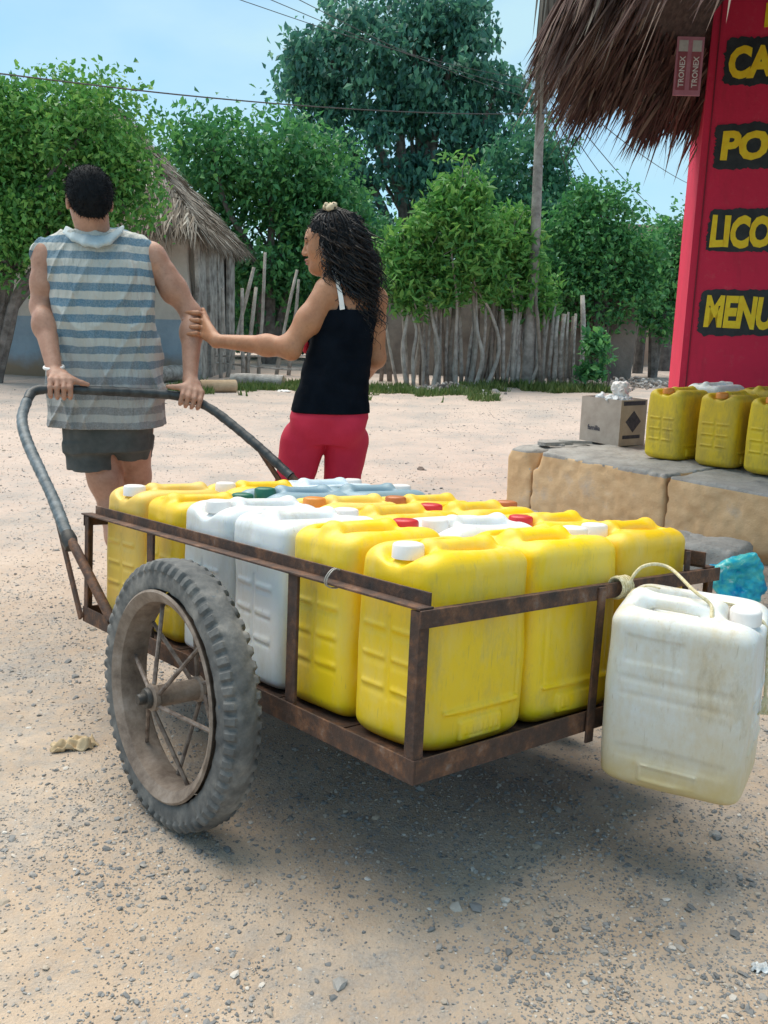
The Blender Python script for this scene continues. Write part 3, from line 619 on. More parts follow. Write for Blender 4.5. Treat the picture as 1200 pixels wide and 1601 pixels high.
M['wood2'] = simple('dry_brown_wood', (.15, .12, .10), (.30, .25, .21), 8, .9, .5, 40, bdist=.02)
fence('stick_fence', 'grey fence of crooked upright sticks beside the utility pole', [gp(655, 602), gp(690, 603), gp(775, 605), gp(822, 606), gp(905, 606)], .062, [M['grey_wood'], M['wood2'], M['grey_wood']], (1.2, 1.6))
fence('sparse_stick_fence', 'sparse fence of tall bent branches behind the woman', [gp(592, 596), gp(655, 600)], .15, [M['grey_wood'], M['wood2'], M['bark_pale']], (1.35, 2.0), lean=.08)
yf = fence('yard_fence', 'yard fence of thin pale branches beside the adobe hut', [gp(340, 592), gp(395, 589), gp(455, 588)], .2, [M['bark_pale'], M['grey_wood']], (1.3, 2.2), lean=.09, rs=(.6, 1.2))
o0 = GZ(340, 592)
for z_ in (.25, .36, .52):
    b = MB(); a_, c_ = GZ(335, 590), GZ(600, 590); mid = (a_+c_)/2; b.tube(spline([a_-o0+[0, .1, z_], mid-o0+[0, .1, z_+rng.normal(0, .05)], c_-o0+[0, .1, z_+.05]], 6), .018, 6); b.build('rail', M['grey_wood'], yf, True)
fence('far_fence', 'dark plank fence under the trees past the bushy shrub', [gp(915, 594), gp(965, 588)], .14, [M['dark_wood'], M['wood2']], (1.5, 1.9), rs=(1.6, 2.4), lean=.02)
for x_, yb, w_, lb in ((1000, 584, 1.2, 'dark leaning gate post before the peach wall'), (1040, 578, 1.9, 'thick dark post beside the red kiosk wall')):
    p = GZ(x_-4, yb); o = thing('gate_post', lb, 'post', (p[0], p[1], 0)); b = MB(); b.tube([(0, 0, -.1), (.02, 0, 1.1), (.12, 0, 2.2)], [.10*w_, .09*w_, .085*w_], 9); b.build('trunk', M['dark_wood'], o, True)
    b = MB(); b.tube([(.05, 0, 1.35), (.35, -.1, 1.75), (.5, -.15, 2.1)], [.05*w_, .04*w_, .03*w_], 7); b.build('limb', M['dark_wood'], o, True)
# far peach house
c = GZ(1035, 572); hs = thing('peach_house', 'small peach plastered house behind the dark posts', 'house', (c[0], c[1], 0))
M['peach'] = simple('peach_plaster', (.50, .30, .21), (.60, .43, .34), 1.5, .9)
b = MB(); b.box((-2.2, 0, -.1), (3.4, 3.2, 2.3)); b.build('wall', M['peach'], hs); b = MB(); b.hull6([(-2.7, -.5, 2.3), (3.9, -.5, 2.3), (3.9, 3.7, 2.3), (-2.7, 3.7, 2.3), (-1.2, 1.5, 3.7), (2.4, 1.5, 3.7), (2.4, 1.8, 3.7), (-1.2, 1.8, 3.7)]); b.build('roof', M['thatch_core'], hs)
b = MB(); b.box((-1.4, -.02, .02), (-.6, .05, 1.9)); b.build('door', M['dark_wood'], hs)
# brown house behind the stick fence
c = GZ(640, 585); hs = thing('mud_house', 'low brown mud house half hidden behind the stick fence', 'house', (c[0], c[1], 0))
s = SDF((-1.6, -.3, -.2), (4.6, .3, 2.5), .06); s.box((1.5, 0, .75), (2.9, .12, .85), .04).noise(.05, 1.2, 3); s.build('wall', simple('brown_mud', (.13, .105, .09), (.24, .20, .17), 2, .95, .6, 14, bdist=.03), hs)
# ---- utility pole and wires
pb = GZ(822, 606); pole = thing('utility_pole', 'weathered wooden utility pole in front of the stick fence', 'utility pole', (pb[0], pb[1], 0))
top = G(863, -120, pb[1])-pb; b = MB(); zs = np.linspace(-.2, top[2], 12); b.tube(np.stack([top[0]*zs/top[2]+.02*np.sin(zs), 0*zs, zs], -1), np.linspace(.108, .048, 12), 12)
b.build('shaft', simple('pole_wood', (.17, .15, .135), (.36, .33, .30), 6, .95, .6, 25, bdist=.02), pole, True)
def pp(x, y): return G(x, y, pb[1]-.12)-pb
b = MB(); b.tube([pp(856, 185), pp(874, 166)], .022, 6); b.build('brace', M['dark_wood'], pole, True)
b = MB(); b.tube([pp(874, 168), pp(885, 150)], .018, 6); b.build('bracket', M['dark_wood'], pole, True)
for yy in (128, 145, 160, 178):
    b = MB(); b.lathe([(.0, 0), (.05, 0), (.06, .03), (.04, .06), (.055, .08), (.0, .12)], 10, axis=2, c=pp(851, yy)); b.build('insulator', simple('insulator', (.08, .10, .12), (.2, .22, .24), 9, .4), pole, True)
def wire(name, label, pts, r=.012):
    P = spline(pts, 10); b = MB(); b.tube(P-P[0], r, 5); o = b.build(name, M['hub_black'], None, True); o.location = P[0]
    tag(o, label, 'cable', 'overhead cables fixed to the utility pole')
def sag(a, b_, s_, n=5): return [a+(b_-a)*t_+A([0, 0, -4*s_*t_*(1-t_)]) for t_ in np.linspace(0, 1, n)]
py = lambda x, y: G(x, y, pb[1]-.1)
wire('power_cable', 'thick black cable sagging left over the hut trees', sag(G(-60, 108, 9), py(851, 178), .12), .008)
for (x_, y_, yy, od) in ((352, -8, 128, 'topmost'), (395, -12, 145, 'second'), (452, -8, 160, 'third')):
    wire('overhead_wire', 'thin overhead wire crossing the tall tree to the '+od+' pole insulator', sag(G(x_, y_, 9.5), py(852, yy), .1), .004)
for (x_, y_, D, yy, od) in ((905, 305, 30, 178, 'steepest'), (930, 320, 34, 185, 'second steepest'), (1010, 345, 40, 160, 'fourth steepest'), (1075, 370, 42, 145, 'fifth steepest'), (1110, 300, 38, 128, 'shallowest'), (960, 330, 38, 170, 'third steepest')):
    wire('drop_wire', od+' of the thin wires fanning down from the pole behind the thatch', sag(py(862, yy), G(x_, y_, D), .25), .009)
# ---- logs, rubble, litter
def log(label, px, py_, px2, py2, r, mat, lift=0.):
    a_, c_ = GZ(px, py_), GZ(px2, py2); d = c_-a_; Ln = np.linalg.norm(d); o = thing('log', label, 'log', ((a_+c_)/2+A([0, 0, r+lift-.01])))
    o.rotation_euler = (0, 0, atan2(d[1], d[0])); b = MB(); xs = np.linspace(-Ln/2, Ln/2, 9); b.tube(np.stack([xs, .02*np.sin(xs*3), .012*np.cos(xs*4)], -1), r*(1+.05*np.sin(xs*9+px)), 12); b.build('bark', mat, o, True)
    for s_ in (-1, 1):
        b = MB(); b.tube([(s_*Ln/2, .02*sin(s_*Ln/2*3), 0), (s_*(Ln/2+.006), .02*sin(s_*Ln/2*3), 0)], r*.9, 12); b.build('cut_end', M['cutwood'], o)
M['cutwood'] = simple('cut_wood', (.42, .28, .16), (.55, .40, .26), 16, .85); M['peeled'] = simple('peeled_log', (.36, .24, .14), (.50, .36, .23), 5, .85, .4, 25, bdist=.02)
log('yellowish peeled log lying behind the man at the hut', 312, 615, 368, 614, .095, M['peeled']); log('grey barked log lying on the grass between hut and woman', 362, 603, 442, 606, .10, M['grey_wood']); log('thick grey log against the hut wall', 232, 600, 290, 594, .13, M['grey_wood'])
def pile(cx, cy, sx_, n, s0, s1, name, label, mat):
    c_ = GZ(cx, cy); P = rng.normal(size=(n, 2))*A([sx_, sx_*.6]); z_ = np.clip(.16-.16*np.hypot(P[:, 0]/sx_, P[:, 1]/sx_/.6)*.7, 0, .2)*rng.uniform(0, 1, n)
    V, Fc = stones(np.column_stack([P, z_]), rng.uniform(s0, s1, n), .8); o = link(name, mesh_from(name, V, Fc, False), mat); o.location = c_; tag(o, label, 'rubble', kind='stuff')
M['rubble'] = None
m = NM('rubble_mix'); ri = m.n('ShaderNodeNewGeometry').outputs['Random Per Island']; m.col(m.ramp(ri, [(0., (.16, .14, .13)), (.6, (.36, .32, .29)), (1., (.66, .64, .62))])).p(Roughness=.9); M['rubble'] = m.m
pile(705, 611, .33, 260, .02, .07, 'rubble', 'pile of pale rubble at the foot of the stick fence', M['rubble']); pile(985, 602, .8, 420, .02, .06, 'rubble', 'scattered rubble on the road edge behind the cardboard box', M['rubble'])
for (x_, y_, sz, lb) in ((657, 738, .035, 'fist sized dark stone alone on the pale road'), (636, 1238-400, .0, None), (530, 1530, .020, 'rounded grey stone set in the tan dirt'), (1118, 1302, .02, 'flat grey stone right of the cart shadow')):
    if not lb: continue
    c_ = GZ(x_, y_); V, Fc = stones(A([[0, 0, sz*.1]]), A([sz]), .5 if sz < .03 else .8); o = link('stone', mesh_from('stone', V, Fc, False), M['boulder'] if sz > .033 else M['cement']); o.location = c_+A([0, 0, ground_z(c_[0], c_[1])]); tag(o, lb, 'stone')
def rag(name, label, cat, c_, lx, ly, h, mat, seed, rz=0.):
    n = 22; u_ = np.linspace(-1, 1, n); U_, V_ = np.meshgrid(u_, u_, indexing='ij'); rr = 1+.25*vnoise(U_*2, V_*2, seed)
    Z = h*(np.clip(vnoise(U_*3.2, V_*3.2, seed+5)*.6+vnoise(U_*7, V_*7, seed+9)*.35+.35, 0, 2))*(1-.8*np.maximum(abs(U_), abs(V_))**4)+.004
    Vv = np.stack([U_*lx*rr, V_*ly*rr, Z], -1).reshape(-1, 3); I_ = np.arange(n*n).reshape(n, n); Fq_ = np.stack([I_[:-1, :-1], I_[1:, :-1], I_[1:, 1:], I_[:-1, 1:]], -1).reshape(-1, 4)
    o = link(name, mesh_from(name, Vv, Fq_), mat); o.location = c_+A([0, 0, float(ground_z(c_[0], c_[1]))*(c_[2] < .05)]); o.rotation_euler = (0, 0, rz); tag(o, label, cat)
    sm = o.modifiers.new('thick', 'SOLIDIFY'); sm.thickness = .003; return o
rag('scrap_paper', 'crumpled brown paper scrap on the gravel beside the wheel', 'litter', GZ(118, 1166), .058, .03, .035, simple('brown_paper', (.45, .33, .19), (.60, .47, .30), 20, .8), 3, .2)
rag('wrapper', 'silvery crumpled wrapper on the dirt', 'litter', GZ(1188, 1508), .016, .012, .012, simple('foil', (.4, .42, .43), (.7, .72, .72), 60, .3), 8)
rag('plastic_scrap', 'flat white scrap on the grass by the log', 'litter', GZ(443, 612), .09, .05, .03, M['cap_white'], 12)
# ---- blue bag
c = GZ(1150, 950); bag = thing('plastic_bag', 'crumpled turquoise patterned plastic bag beside the stone step', 'bag', (c[0], c[1], 0))
s = SDF((-.16, -.13, -.03), (.16, .13, .3), .006); s.box((.0, 0, .12), (.095, .022, .10), .010, M=A([[.94, 0, .34], [0, 1, 0], [-.34, 0, .94]])); s.cap((-.02, 0, .03), (.06, 0, .03), .035, .03, .05)
s.noise(.016, 20, 3).noise(.007, 55, 7)
m = NM('turquoise_bag'); m.col(m.ramp(m.noise(16, 4, .6, dist=.6), [(.35, (.0, .22, .46)), (.48, (.01, .42, .56)), (.6, (.08, .55, .52)), (.7, (.62, .78, .80))])).p(Roughness=.35).bump(m.noise(40, 3), .4, .006); s.build('bag_body', m.m, bag)
# ---- grass verge
def grass(name, label, n, fx, fy, hmin, hmax):
    x_ = rng.uniform(*fx, n); y_ = rng.uniform(*fy, n); k = vnoise(x_*1.4, y_*1.4, 2)+vnoise(x_*4, y_*4, 4)*.5 > -.1; x_, y_ = x_[k], y_[k]; n = len(x_)
    d = rng.normal(0, .35, (n, 3)); d[:, 2] = 1; d /= np.linalg.norm(d, axis=1)[:, None]; sd = rng.normal(size=(n, 3)); sd[:, 2] = 0; sd /= np.linalg.norm(sd, axis=1)[:, None]
    V, Fc = blades(np.column_stack([x_, y_, ground_z(x_, y_)]), d, sd, rng.uniform(hmin, hmax, n), rng.uniform(.006, .014, n)); o = link(name, mesh_from(name, V, Fc, False), M['grass']); tag(o, label, 'grass', kind='stuff')
grass('grass', 'short green grass verge between the hut and the stick fence', 15000, (-3.2, 1.6), (12.6, 15.2), .04, .14)
grass('grass', 'grass tufts along the foot of the stick fence', 3500, (1.5, 3.6), (14.6, 15.6), .05, .2)
# ---- trees
def leaves(C, S, g, ln, wd_, droop, out=None):
    n = len(C); ax = g.normal(size=(n, 3)); 
    if out is not None: ax = ax*.8+out
    ax[:, 2] -= droop; ax /= np.linalg.norm(ax, axis=1)[:, None]; nr = g.normal(size=(n, 3))+A([0, 0, 1.2]); sd = np.cross(ax, nr); sd /= np.linalg.norm(sd, axis=1)[:, None]; up = np.cross(sd, ax)
    L_ = (S*ln)[:, None]; W_ = (S*wd_)[:, None]; b0 = C-ax*L_*.5; tip = C+ax*L_*.5-up*L_*.12; l = C-ax*L_*.05+sd*W_+up*W_*.45; r_ = C-ax*L_*.05-sd*W_+up*W_*.45
    V = np.stack([b0, l, tip, r_], 1).reshape(-1, 3); k = 4*np.arange(n)[:, None]; return V, np.concatenate([np.concatenate([k, k+1, k+2], 1), np.concatenate([k, k+2, k+3], 1)], 0).astype(np.int32)
def tree(name, label, base_px, Y, lobes, n, leaf, mat, bark, tr, seed, droop=.6, clump=.22, per=34, group=None, cat='tree', stems=1, wr=.3, gap=-.05):
    g = np.random.default_rng(seed); base = G(base_px[0], base_px[1], Y); base[2] = 0; o = thing(name, label, cat, base, group=group)
    Lc = []; Lr = []
    for (x_, y_, dY, rx, rz_) in lobes:
        c_ = G(x_, y_, Y+dY); k = (Y+dY)/FPX*1.0; Lc.append(c_); Lr.append(A([rx*k, min(rx, rz_)*k*.85, rz_*k]))
    vol = A([r_[0]*r_[2] for r_ in Lr]); vol = vol/vol.sum(); C = []; O = []
    for c_, r_, f in zip(Lc, Lr, vol):
        k = max(3, int(n*f/per)); d = g.normal(size=(k, 3)); d /= np.linalg.norm(d, axis=1)[:, None]; rad = g.uniform(.25, 1.03, k)**.6; cc = c_+d*rad[:, None]*r_; fz = 2.6/max(r_.mean(), .5); cc = cc[vnoise(cc[:, 0]*fz+seed, cc[:, 1]*fz, cc[:, 2]*fz*1.2) > gap]; d = (cc-c_)/r_
        for q_, dd in zip(cc, d):
            kk = g.integers(per//2, per*3//2); s_ = clump*g.uniform(.55, 1.3); pts = q_+np.clip(g.normal(size=(kk, 3)), -1.5, 1.5)*A([s_, s_, s_*.75]); C.append(pts); O.append(np.tile(dd*.5, (kk, 1)))
    C = np.concatenate(C); O = np.concatenate(O); ok = C[:, 2] > .15; C, O = C[ok], O[ok]
    V, Fc = leaves(C, g.uniform(.5, 1.5, len(C)), g, leaf, leaf*wr, droop, O); link('crown', mesh_from('crown', V-base, Fc, False), mat, o)
    b = MB()
    for st in range(stems):
        off = A([g.normal(0, .16), g.normal(0, .1), 0])*(stems > 1)
        for li in (range(len(Lc)) if stems == 1 else [st % len(Lc)]):
            e_ = Lc[li]-base+A([0, 0, Lr[li][2]*.3]); m1 = e_*A([.25, .25, .5])+off+A([g.normal(0, .1), 0, 0])*tr*6
            r0 = tr*(1 if li == 0 else .8); b.tube(spline([off+A([0, 0, -.15]), off+m1*A([.5, .5, .5]), m1, (m1+e_)/2+g.normal(0, .12, 3), e_], 4), np.linspace(r0, r0*.18, 17), 7)
        for j in range(6):
            li = g.integers(len(Lc)); c_ = Lc[li]-base; d = unit(g.normal(size=3))*Lr[li]*.85; b.tube(spline([c_-A([0, 0, Lr[li][2]*.5]), c_+d*.4, c_+d], 3), np.linspace(tr*.3, tr*.07, 7), 5)
    b.build('trunk', bark, o, True, fix=False); return o
tree('leafy_tree', 'bright green feathery tree leaning over the adobe hut roof', (-15, 592), 13.6, [(60, 205, 0, 105, 80), (150, 215, -.3, 88, 88), (30, 330, 0, 75, 75), (195, 300, -.5, 48, 60), (110, 330, -.2, 90, 60), (-40, 250, .3, 100, 130), (10, 390, -.3, 55, 50), (90, 370, .3, 70, 40)], 52000, .09, M['leaf_bright'], M['bark'], .15, 11, .35, .20)
tree('broad_tree', 'mid green tree rising behind the thatched hut', (420, 588), 20.5, [(400, 255, 0, 105, 85), (330, 225, -.5, 75, 60), (480, 290, .5, 85, 80), (430, 375, 0, 120, 80), (510, 380, .5, 80, 90), (300, 330, .8, 80, 90), (380, 460, .3, 100, 60)], 42000, .14, M['leaf_mid'], M['bark'], .16, 12, .5, .30)
tree('tall_tree', 'tall dark drooping tree towering over the fence', (645, 588), 27, [(600, 100, 0, 135, 95), (690, 120, 0, 110, 95), (515, 100, 0, 75, 65), (640, 40, .5, 85, 45), (725, 50, 0, 45, 50), (640, 225, 0, 130, 85), (775, 160, 0, 48, 65), (600, 320, .5, 120, 100), (730, 320, .5, 120, 110), (490, 150, 0, 60, 50)], 70000, .20, M['leaf_dark'], M['bark'], .30, 13, 1.1, .27, 34, gap=.10)
tree('shade_tree', 'dark teal tree behind the utility pole', (850, 590), 24, [(830, 290, 0, 70, 80), (880, 330, 0, 60, 60), (800, 370, 0, 90, 90), (880, 430, 0, 90, 80)], 20000, .16, M['leaf_teal'], M['bark'], .16, 14, .8, .3)
tree('dark_thicket', 'dark thicket filling the gap behind the woman', (540, 588), 23, [(540, 420, 0, 100, 90), (460, 470, 0, 120, 70), (610, 480, 0, 100, 80), (390, 520, 0, 110, 55), (520, 540, 0, 160, 45)], 26000, .15, M['leaf_teal'], M['bark'], .1, 15, .6, .3, cat='thicket')
tree('bright_sapling', 'tall bright green sapling with long upright leaves over the fence', (715, 600), 15.2, [(720, 300, 0, 38, 58), (735, 380, 0, 62, 55), (700, 350, 0, 50, 50), (745, 435, .1, 52, 42)], 8500, .14, M['leaf_bright'], M['bark_pale'], .05, 16, -.1, .15, 26, 'saplings along the stick fence', stems=4, wr=.2)
tree('bright_sapling', 'low bushy bright green sapling behind the woman', (655, 598), 15.4, [(640, 395, 0, 50, 40), (665, 440, 0, 62, 48), (625, 440, 0, 35, 40)], 7000, .14, M['leaf_bright'], M['bark_pale'], .045, 17, -.1, .15, 26, 'saplings along the stick fence', stems=4, wr=.2)
tree('bright_sapling', 'bright green sapling growing round the utility pole', (800, 602), 15.7, [(805, 360, 0, 40, 50), (790, 430, 0, 48, 60), (830, 455, .2, 36, 45)], 7000, .14, M['leaf_bright'], M['bark_pale'], .045, 18, -.1, .15, 26, 'saplings along the stick fence', stems=4, wr=.2)
tree('bushy_tree', 'dense mid green tree between the utility pole and the kiosk', (935, 596), 18, [(935, 340, 0, 50, 55), (900, 400, 0, 65, 70), (965, 410, 0, 70, 60), (940, 460, 0, 90, 45), (870, 455, 0, 50, 50)], 22000, .11, M['leaf_mid'], M['bark'], .09, 19, .2, .2, 30)
tree('bushy_tree', 'dense green tree beside the red kiosk wall', (1020, 590), 19, [(1010, 400, 0, 55, 60), (1045, 420, .3, 50, 60), (990, 470, 0, 60, 45), (1050, 480, 0, 60, 45), (1090, 400, .5, 60, 80)], 18000, .11, M['leaf_mid'], M['bark'], .1, 20, .2, .2, 30)
tree('small_shrub', 'small leafy shrub against the end of the stick fence', (930, 612), 15.2, [(930, 560, 0, 20, 34), (918, 588, 0, 22, 18), (938, 530, 0, 14, 22)], 1500, .12, M['leaf_mid'], M['bark'], .02, 21, .2, .1, 24, cat='shrub', stems=3)
tree('far_woods', 'far dark green wood closing the view behind the trees', (700, 575), 42, [(x_, 500+8*sin(x_), 3*sin(x_*3), 130, 75) for x_ in range(-150, 1500, 110)], 30000, .45, M['leaf_teal'], M['bark'], .12, 22, .5, .8, 30, cat='wood')
bpy.data.objects['far_woods']['kind'] = 'stuff'
# ================================================================== THE CART
CL, CW, CHH = 1.4708, 1.0038, .3218
RC3 = Matrix([[cv[i], cu[i], cw[i]] for i in range(3)])              # local x = v, y = u, z = w
cart = thing('hand_cart', 'rusty angle iron hand cart loaded with yellow jerry cans', 'cart', cO, RC3)
def lc(p): return A([(np.asarray(p)-cO)@cv, (np.asarray(p)-cO)@cu, (np.asarray(p)-cO)@cw])    # world -> cart
ex, ey, ez_ = A([1., 0, 0]), A([0, 1., 0]), A([0, 0, 1.])
def plates(name, *bars):
    b = MB()
    for p0, p1, a, c, wa, wb in bars: b.bar(p0, p1, a, c, wa, wb)
    o = b.build(name, M['rust'], cart); bv = o.modifiers.new('b', 'BEVEL'); bv.width = .0014; bv.segments = 2; return o
T_ = .0025
for x_, s_ in ((0, 1), (CW, -1)):                          # side bottom rails: upright flange outside, flat flange inside
    plates('bottom_rail', ((x_+s_*T_, -.001, .023), (x_+s_*T_, CL+.001, .023), ex, ez_, T_, .023), ((x_+s_*.028, .006, .0025), (x_+s_*.028, CL-.006, .0025), ex, ez_, .022, T_))
for y_, s_ in ((0, 1), (CL, -1)):
    plates('bottom_rail', ((.0055, y_+s_*T_, .0225), (CW-.0055, y_+s_*T_, .0225), ey, ez_, T_, .0225), ((.052, y_+s_*.028, .0055), (CW-.052, y_+s_*.028, .0055), ey, ez_, .022, T_))
plates('top_rail', ((.0175, .004, CHH+.001), (.0175, CL+.02, CHH+.001), ex, ez_, .0175, T_), ((.034, .012, CHH+.015), (.034, CL-.01, CHH+.015), ex, ez_, T_, .0125))
plates('top_rail', ((CW-.0175, .004, CHH+.001), (CW-.0175, CL+.02, CHH+.001), ex, ez_, .0175, T_), ((CW-.034, .012, CHH+.021), (CW-.034, CL-.01, CHH+.021), ex, ez_, T_, .0175))
plates('top_rail', ((-.004, -.0022, CHH-.016), (CW+.012, -.0022, CHH-.016), ey, ez_, T_, .0165), ((.002, .012, CHH-.0055), (CW-.002, .012, CHH-.0055), ey, ez_, .012, .002))
plates('top_rail', ((.0, CL, CHH-.016), (CW, CL, CHH-.016), ey, ez_, T_, .0165), ((.002, CL-.014, CHH-.0055), (CW-.002, CL-.014, CHH-.0055), ey, ez_, .012, .002))
def lpost(x_, y_, sx_, sy_, z0, z1, wd_=.0125):
    plates('post', ((x_+sx_*T_*1.02, y_+sy_*(wd_+.0055), z0), (x_+sx_*T_*1.02, y_+sy_*(wd_+.0055), z1), ex, ey, T_, wd_), ((x_+sx_*wd_, y_+sy_*.0075, z0), (x_+sx_*wd_, y_+sy_*.0075, z1), ex, ey, wd_, T_))
lpost(.0015, -.001, 1, 1, .006, CHH-.003); lpost(CW-.0015, -.001, -1, 1, .006, CHH-.003); lpost(.0015, CL+.001, 1, -1, .006, CHH-.003); lpost(CW-.0015, CL+.001, -1, -1, .006, CHH+.03)
for y_, z0 in ((.40, .05), (1.055, .05)):
    for x_ in (.012, CW-.012): plates('post', ((x_, y_, z0-.03), (x_, y_+.004, CHH-.002), ex, ey, .004, .017))
plates('post', ((.512, -.0075, -.022), (.523, -.0075, CHH-.004), ex, ey, .0125, .0028)); plates('post', ((.512, CL+.006, .0), (.512, CL+.006, CHH-.004), ex, ey, .0125, .0028)); plates('post', ((.90, .02, .1), (.90, .02, CHH+.045), ex, ey, .010, .003))
for i in range(6):
    y0 = .03+i*(CL-.06)/6; b = MB(); b.box((.012, y0+.003, .0095), (CW-.012, y0+(CL-.06)/6-.003, .0185)); b.build('floor_board', M['rust'], cart)
b = MB(); b.tube([(-.13, WA, 0-.004), (CW+.13, WA, -.004)], .014, 12); b.build('axle', M['rust'], cart, True)
b = MB(); b.bar((-.0, WA, -.014), (CW, WA, -.014), ey, ez_, .02, .012); b.build('axle_beam', M['rust'], cart)
# baling wire wound round the rail
b = MB(); 
for k in range(2): b.tube([(.0185+.022*cos(t_), .272+.006*k+.004*sin(t_*2), CHH+.010+.020*sin(t_)) for t_ in np.linspace(0, 2*pi, 14)], .0015, 5)
b.build('binding_wire', simple('binding_wire', (.35, .33, .3), (.5, .47, .43), 30, .5), cart, True)
# ---- wheel
def make_wheel(side):
    wl = bpy.data.objects.new('wheel', None); COL.objects.link(wl); wl.parent = cart; wl.location = (-WOFF if side < 0 else CW+WOFF, WA, 0)
    if side > 0: wl.rotation_euler = (0, 0, pi)
    n, mseg = 300, 30; V = []
    for k in range(n):
        t_ = 2*pi*k/n; blk = (k % 6)/6
        for j in range(mseg+1):
            a_ = radians(-118)+radians(236)*j/mseg                  # across the section, 0 = crown
            hw, hr = .042, .042; ss = lambda q: np.sign(sin(q))*abs(sin(q))**.85
            x_ = hw*ss(a_); r_ = .269+hr*(np.sign(cos(a_))*abs(cos(a_))**.75)
            dg = abs(a_)*180/pi; kn = 0.
            if 38 < dg < 74: kn = .0066*(1 if (((k+(2 if a_ > 0 else 0)) % 5) < 2.6) else -.35)*(.85+.15*vnoise(k*.11, 4))
            elif dg <= 38: kn = .0012*(1 if (((k+int(dg/9)*2) % 7) < 4) else -.6)*(.4+.6*(vnoise(k*.09, j*.2) > 0))
            kn += .0016*vnoise(k*.35, j*.4, 3)
            nx_, nr = sin(a_), cos(a_); V.append(((x_+kn*nx_-.010), (r_+kn*nr)*cos(t_), (r_+kn*nr)*sin(t_)))
    mm = mseg+1; b = MB(); b.add(V, [[k*mm+i, k*mm+i+1, ((k+1) % n)*mm+i+1, ((k+1) % n)*mm+i] for k in range(n) for i in range(mseg)]); b.build('tyre', M['rubber'], wl, True)
    b = MB(); b.lathe([(.2385, -.060), (.2440, -.056), (.2400, -.050), (.2260, -.044), (.2190, -.012), (.2260, .018), (.2400, .024), (.2440, .030), (.2385, .034), (.2300, .030), (.2150, .020), (.2080, -.012), (.2150, -.046), (.2300, -.056)], 72, axis=0, close=True); b.build('rim', M['rim'], wl, True)
    hub = MB(); hub.lathe([(.0, -.078), (.024, -.078), (.031, -.074), (.031, -.064), (.025, -.060), (.025, .04), (.031, .044), (.031, .052), (.0, .054)], 28, axis=0); ho_ = hub.build('hub', M['rim'], wl, True)
    b = MB(); b.lathe([(.0, -.106), (.011, -.106), (.013, -.102), (.013, -.09), (.021, -.089), (.024, -.084), (.024, -.079), (.0, -.0785)], 14, axis=0); b.build('axle_nut', M['hub_black'], wl, True)
    for k in range(6):
        t_ = 2*pi*(k+.18)/6; p0 = A([-.066, .030*cos(t_+.35), .030*sin(t_+.35)]); p1 = A([-.012, .2115*cos(t_), .2115*sin(t_)]); b = MB(); b.tube([p0, p1], .0052, 7); b.build('spoke', M['spoke'], wl, True)
        t_ = 2*pi*(k+.62)/6; p0 = A([.048, .030*cos(t_-.35), .030*sin(t_-.35)]); p1 = A([.014, .2115*cos(t_), .2115*sin(t_)]); b = MB(); b.tube([p0, p1], .0052, 7); b.build('spoke', M['spoke'], wl, True)
    t_ = -2.2; b = MB(); b.tube([(-.0, .209*cos(t_), .209*sin(t_)), (-.0, .18*cos(t_), .18*sin(t_))], .004, 7); b.build('valve', M['hub_black'], wl, True)
make_wheel(-1); make_wheel(1)
# ---- handle
HB = [G(42, 626, 3.29), G(52, 612, 3.345), G(80, 608, 3.365), G(130, 610, 3.40), G(200, 613, 3.46), G(260, 617, 3.52), G(297, 623, 3.548), G(318, 633, 3.552), G(345, 650, 3.53), G(400, 695, 3.44), G(455, 745, 3.345)]
HL = [G(104, 835, 2.70), G(82, 778, 2.84), G(62, 735, 2.95), G(42, 690, 3.08), G(34, 655, 3.20), G(42, 626, 3.29)]
def wound(name, pts, r, mat, turn):
    P = spline([lc(p) for p in pts], 14); d = np.concatenate([[0], np.cumsum(np.linalg.norm(np.diff(P, axis=0), axis=1))]); s_ = np.arange(0, d[-1], .006)
    Q = np.stack([np.interp(s_, d, P[:, i]) for i in range(3)], -1); rr = r*(1+.10*((s_/turn) % 1.)-.04+.04*vnoise(s_*14, 1)); b = MB(); b.tube(Q, rr, 14); return b.build(name, mat, cart, True)
wound('handle_wrap', HL, .0185, M['tape_grey'], .036); wound('handle_grip', HB, .0175, M['tape'], .05)
b = MB(); b.tube([lc(CT(1.255, -.004, .045)), lc(G(118, 858, 2.64)), lc(G(104, 835, 2.70))], .0145, 12); b.build('handle_pipe', M['rust'], cart, True)
b = MB(); b.tube([lc(G(455, 745, 3.345)), lc(CT(1.46, .985, .22)), lc(CT(1.30, 1.0, .05))], .0145, 12); b.build('handle_pipe', M['rust'], cart, True)
q0, q1 = lc(CT(1.468, -.006, .01)), lc(G(80, 772, 2.845)); b = MB(); b.bar(q0, q1, unit(np.cross(q1-q0, ex)), ex, .011, .004); b.build('brace', M['rust'], cart)
q0, q1 = lc(CT(1.46, 1.01, .02)), lc(G(400, 695, 3.44)); b = MB(); b.bar(q0, q1, unit(np.cross(q1-q0, ex)), ex, .011, .004); b.build('brace', M['rust'], cart)
cl = lc(G(108, 845, 2.68)); b = MB(); b.tube([cl-A([0, .02, .02]), cl+A([0, .0, .0]), cl+A([0, .02, .022])], [.02, .025, .019], 10); b.build('clamp', M['hub_black'], cart, True)
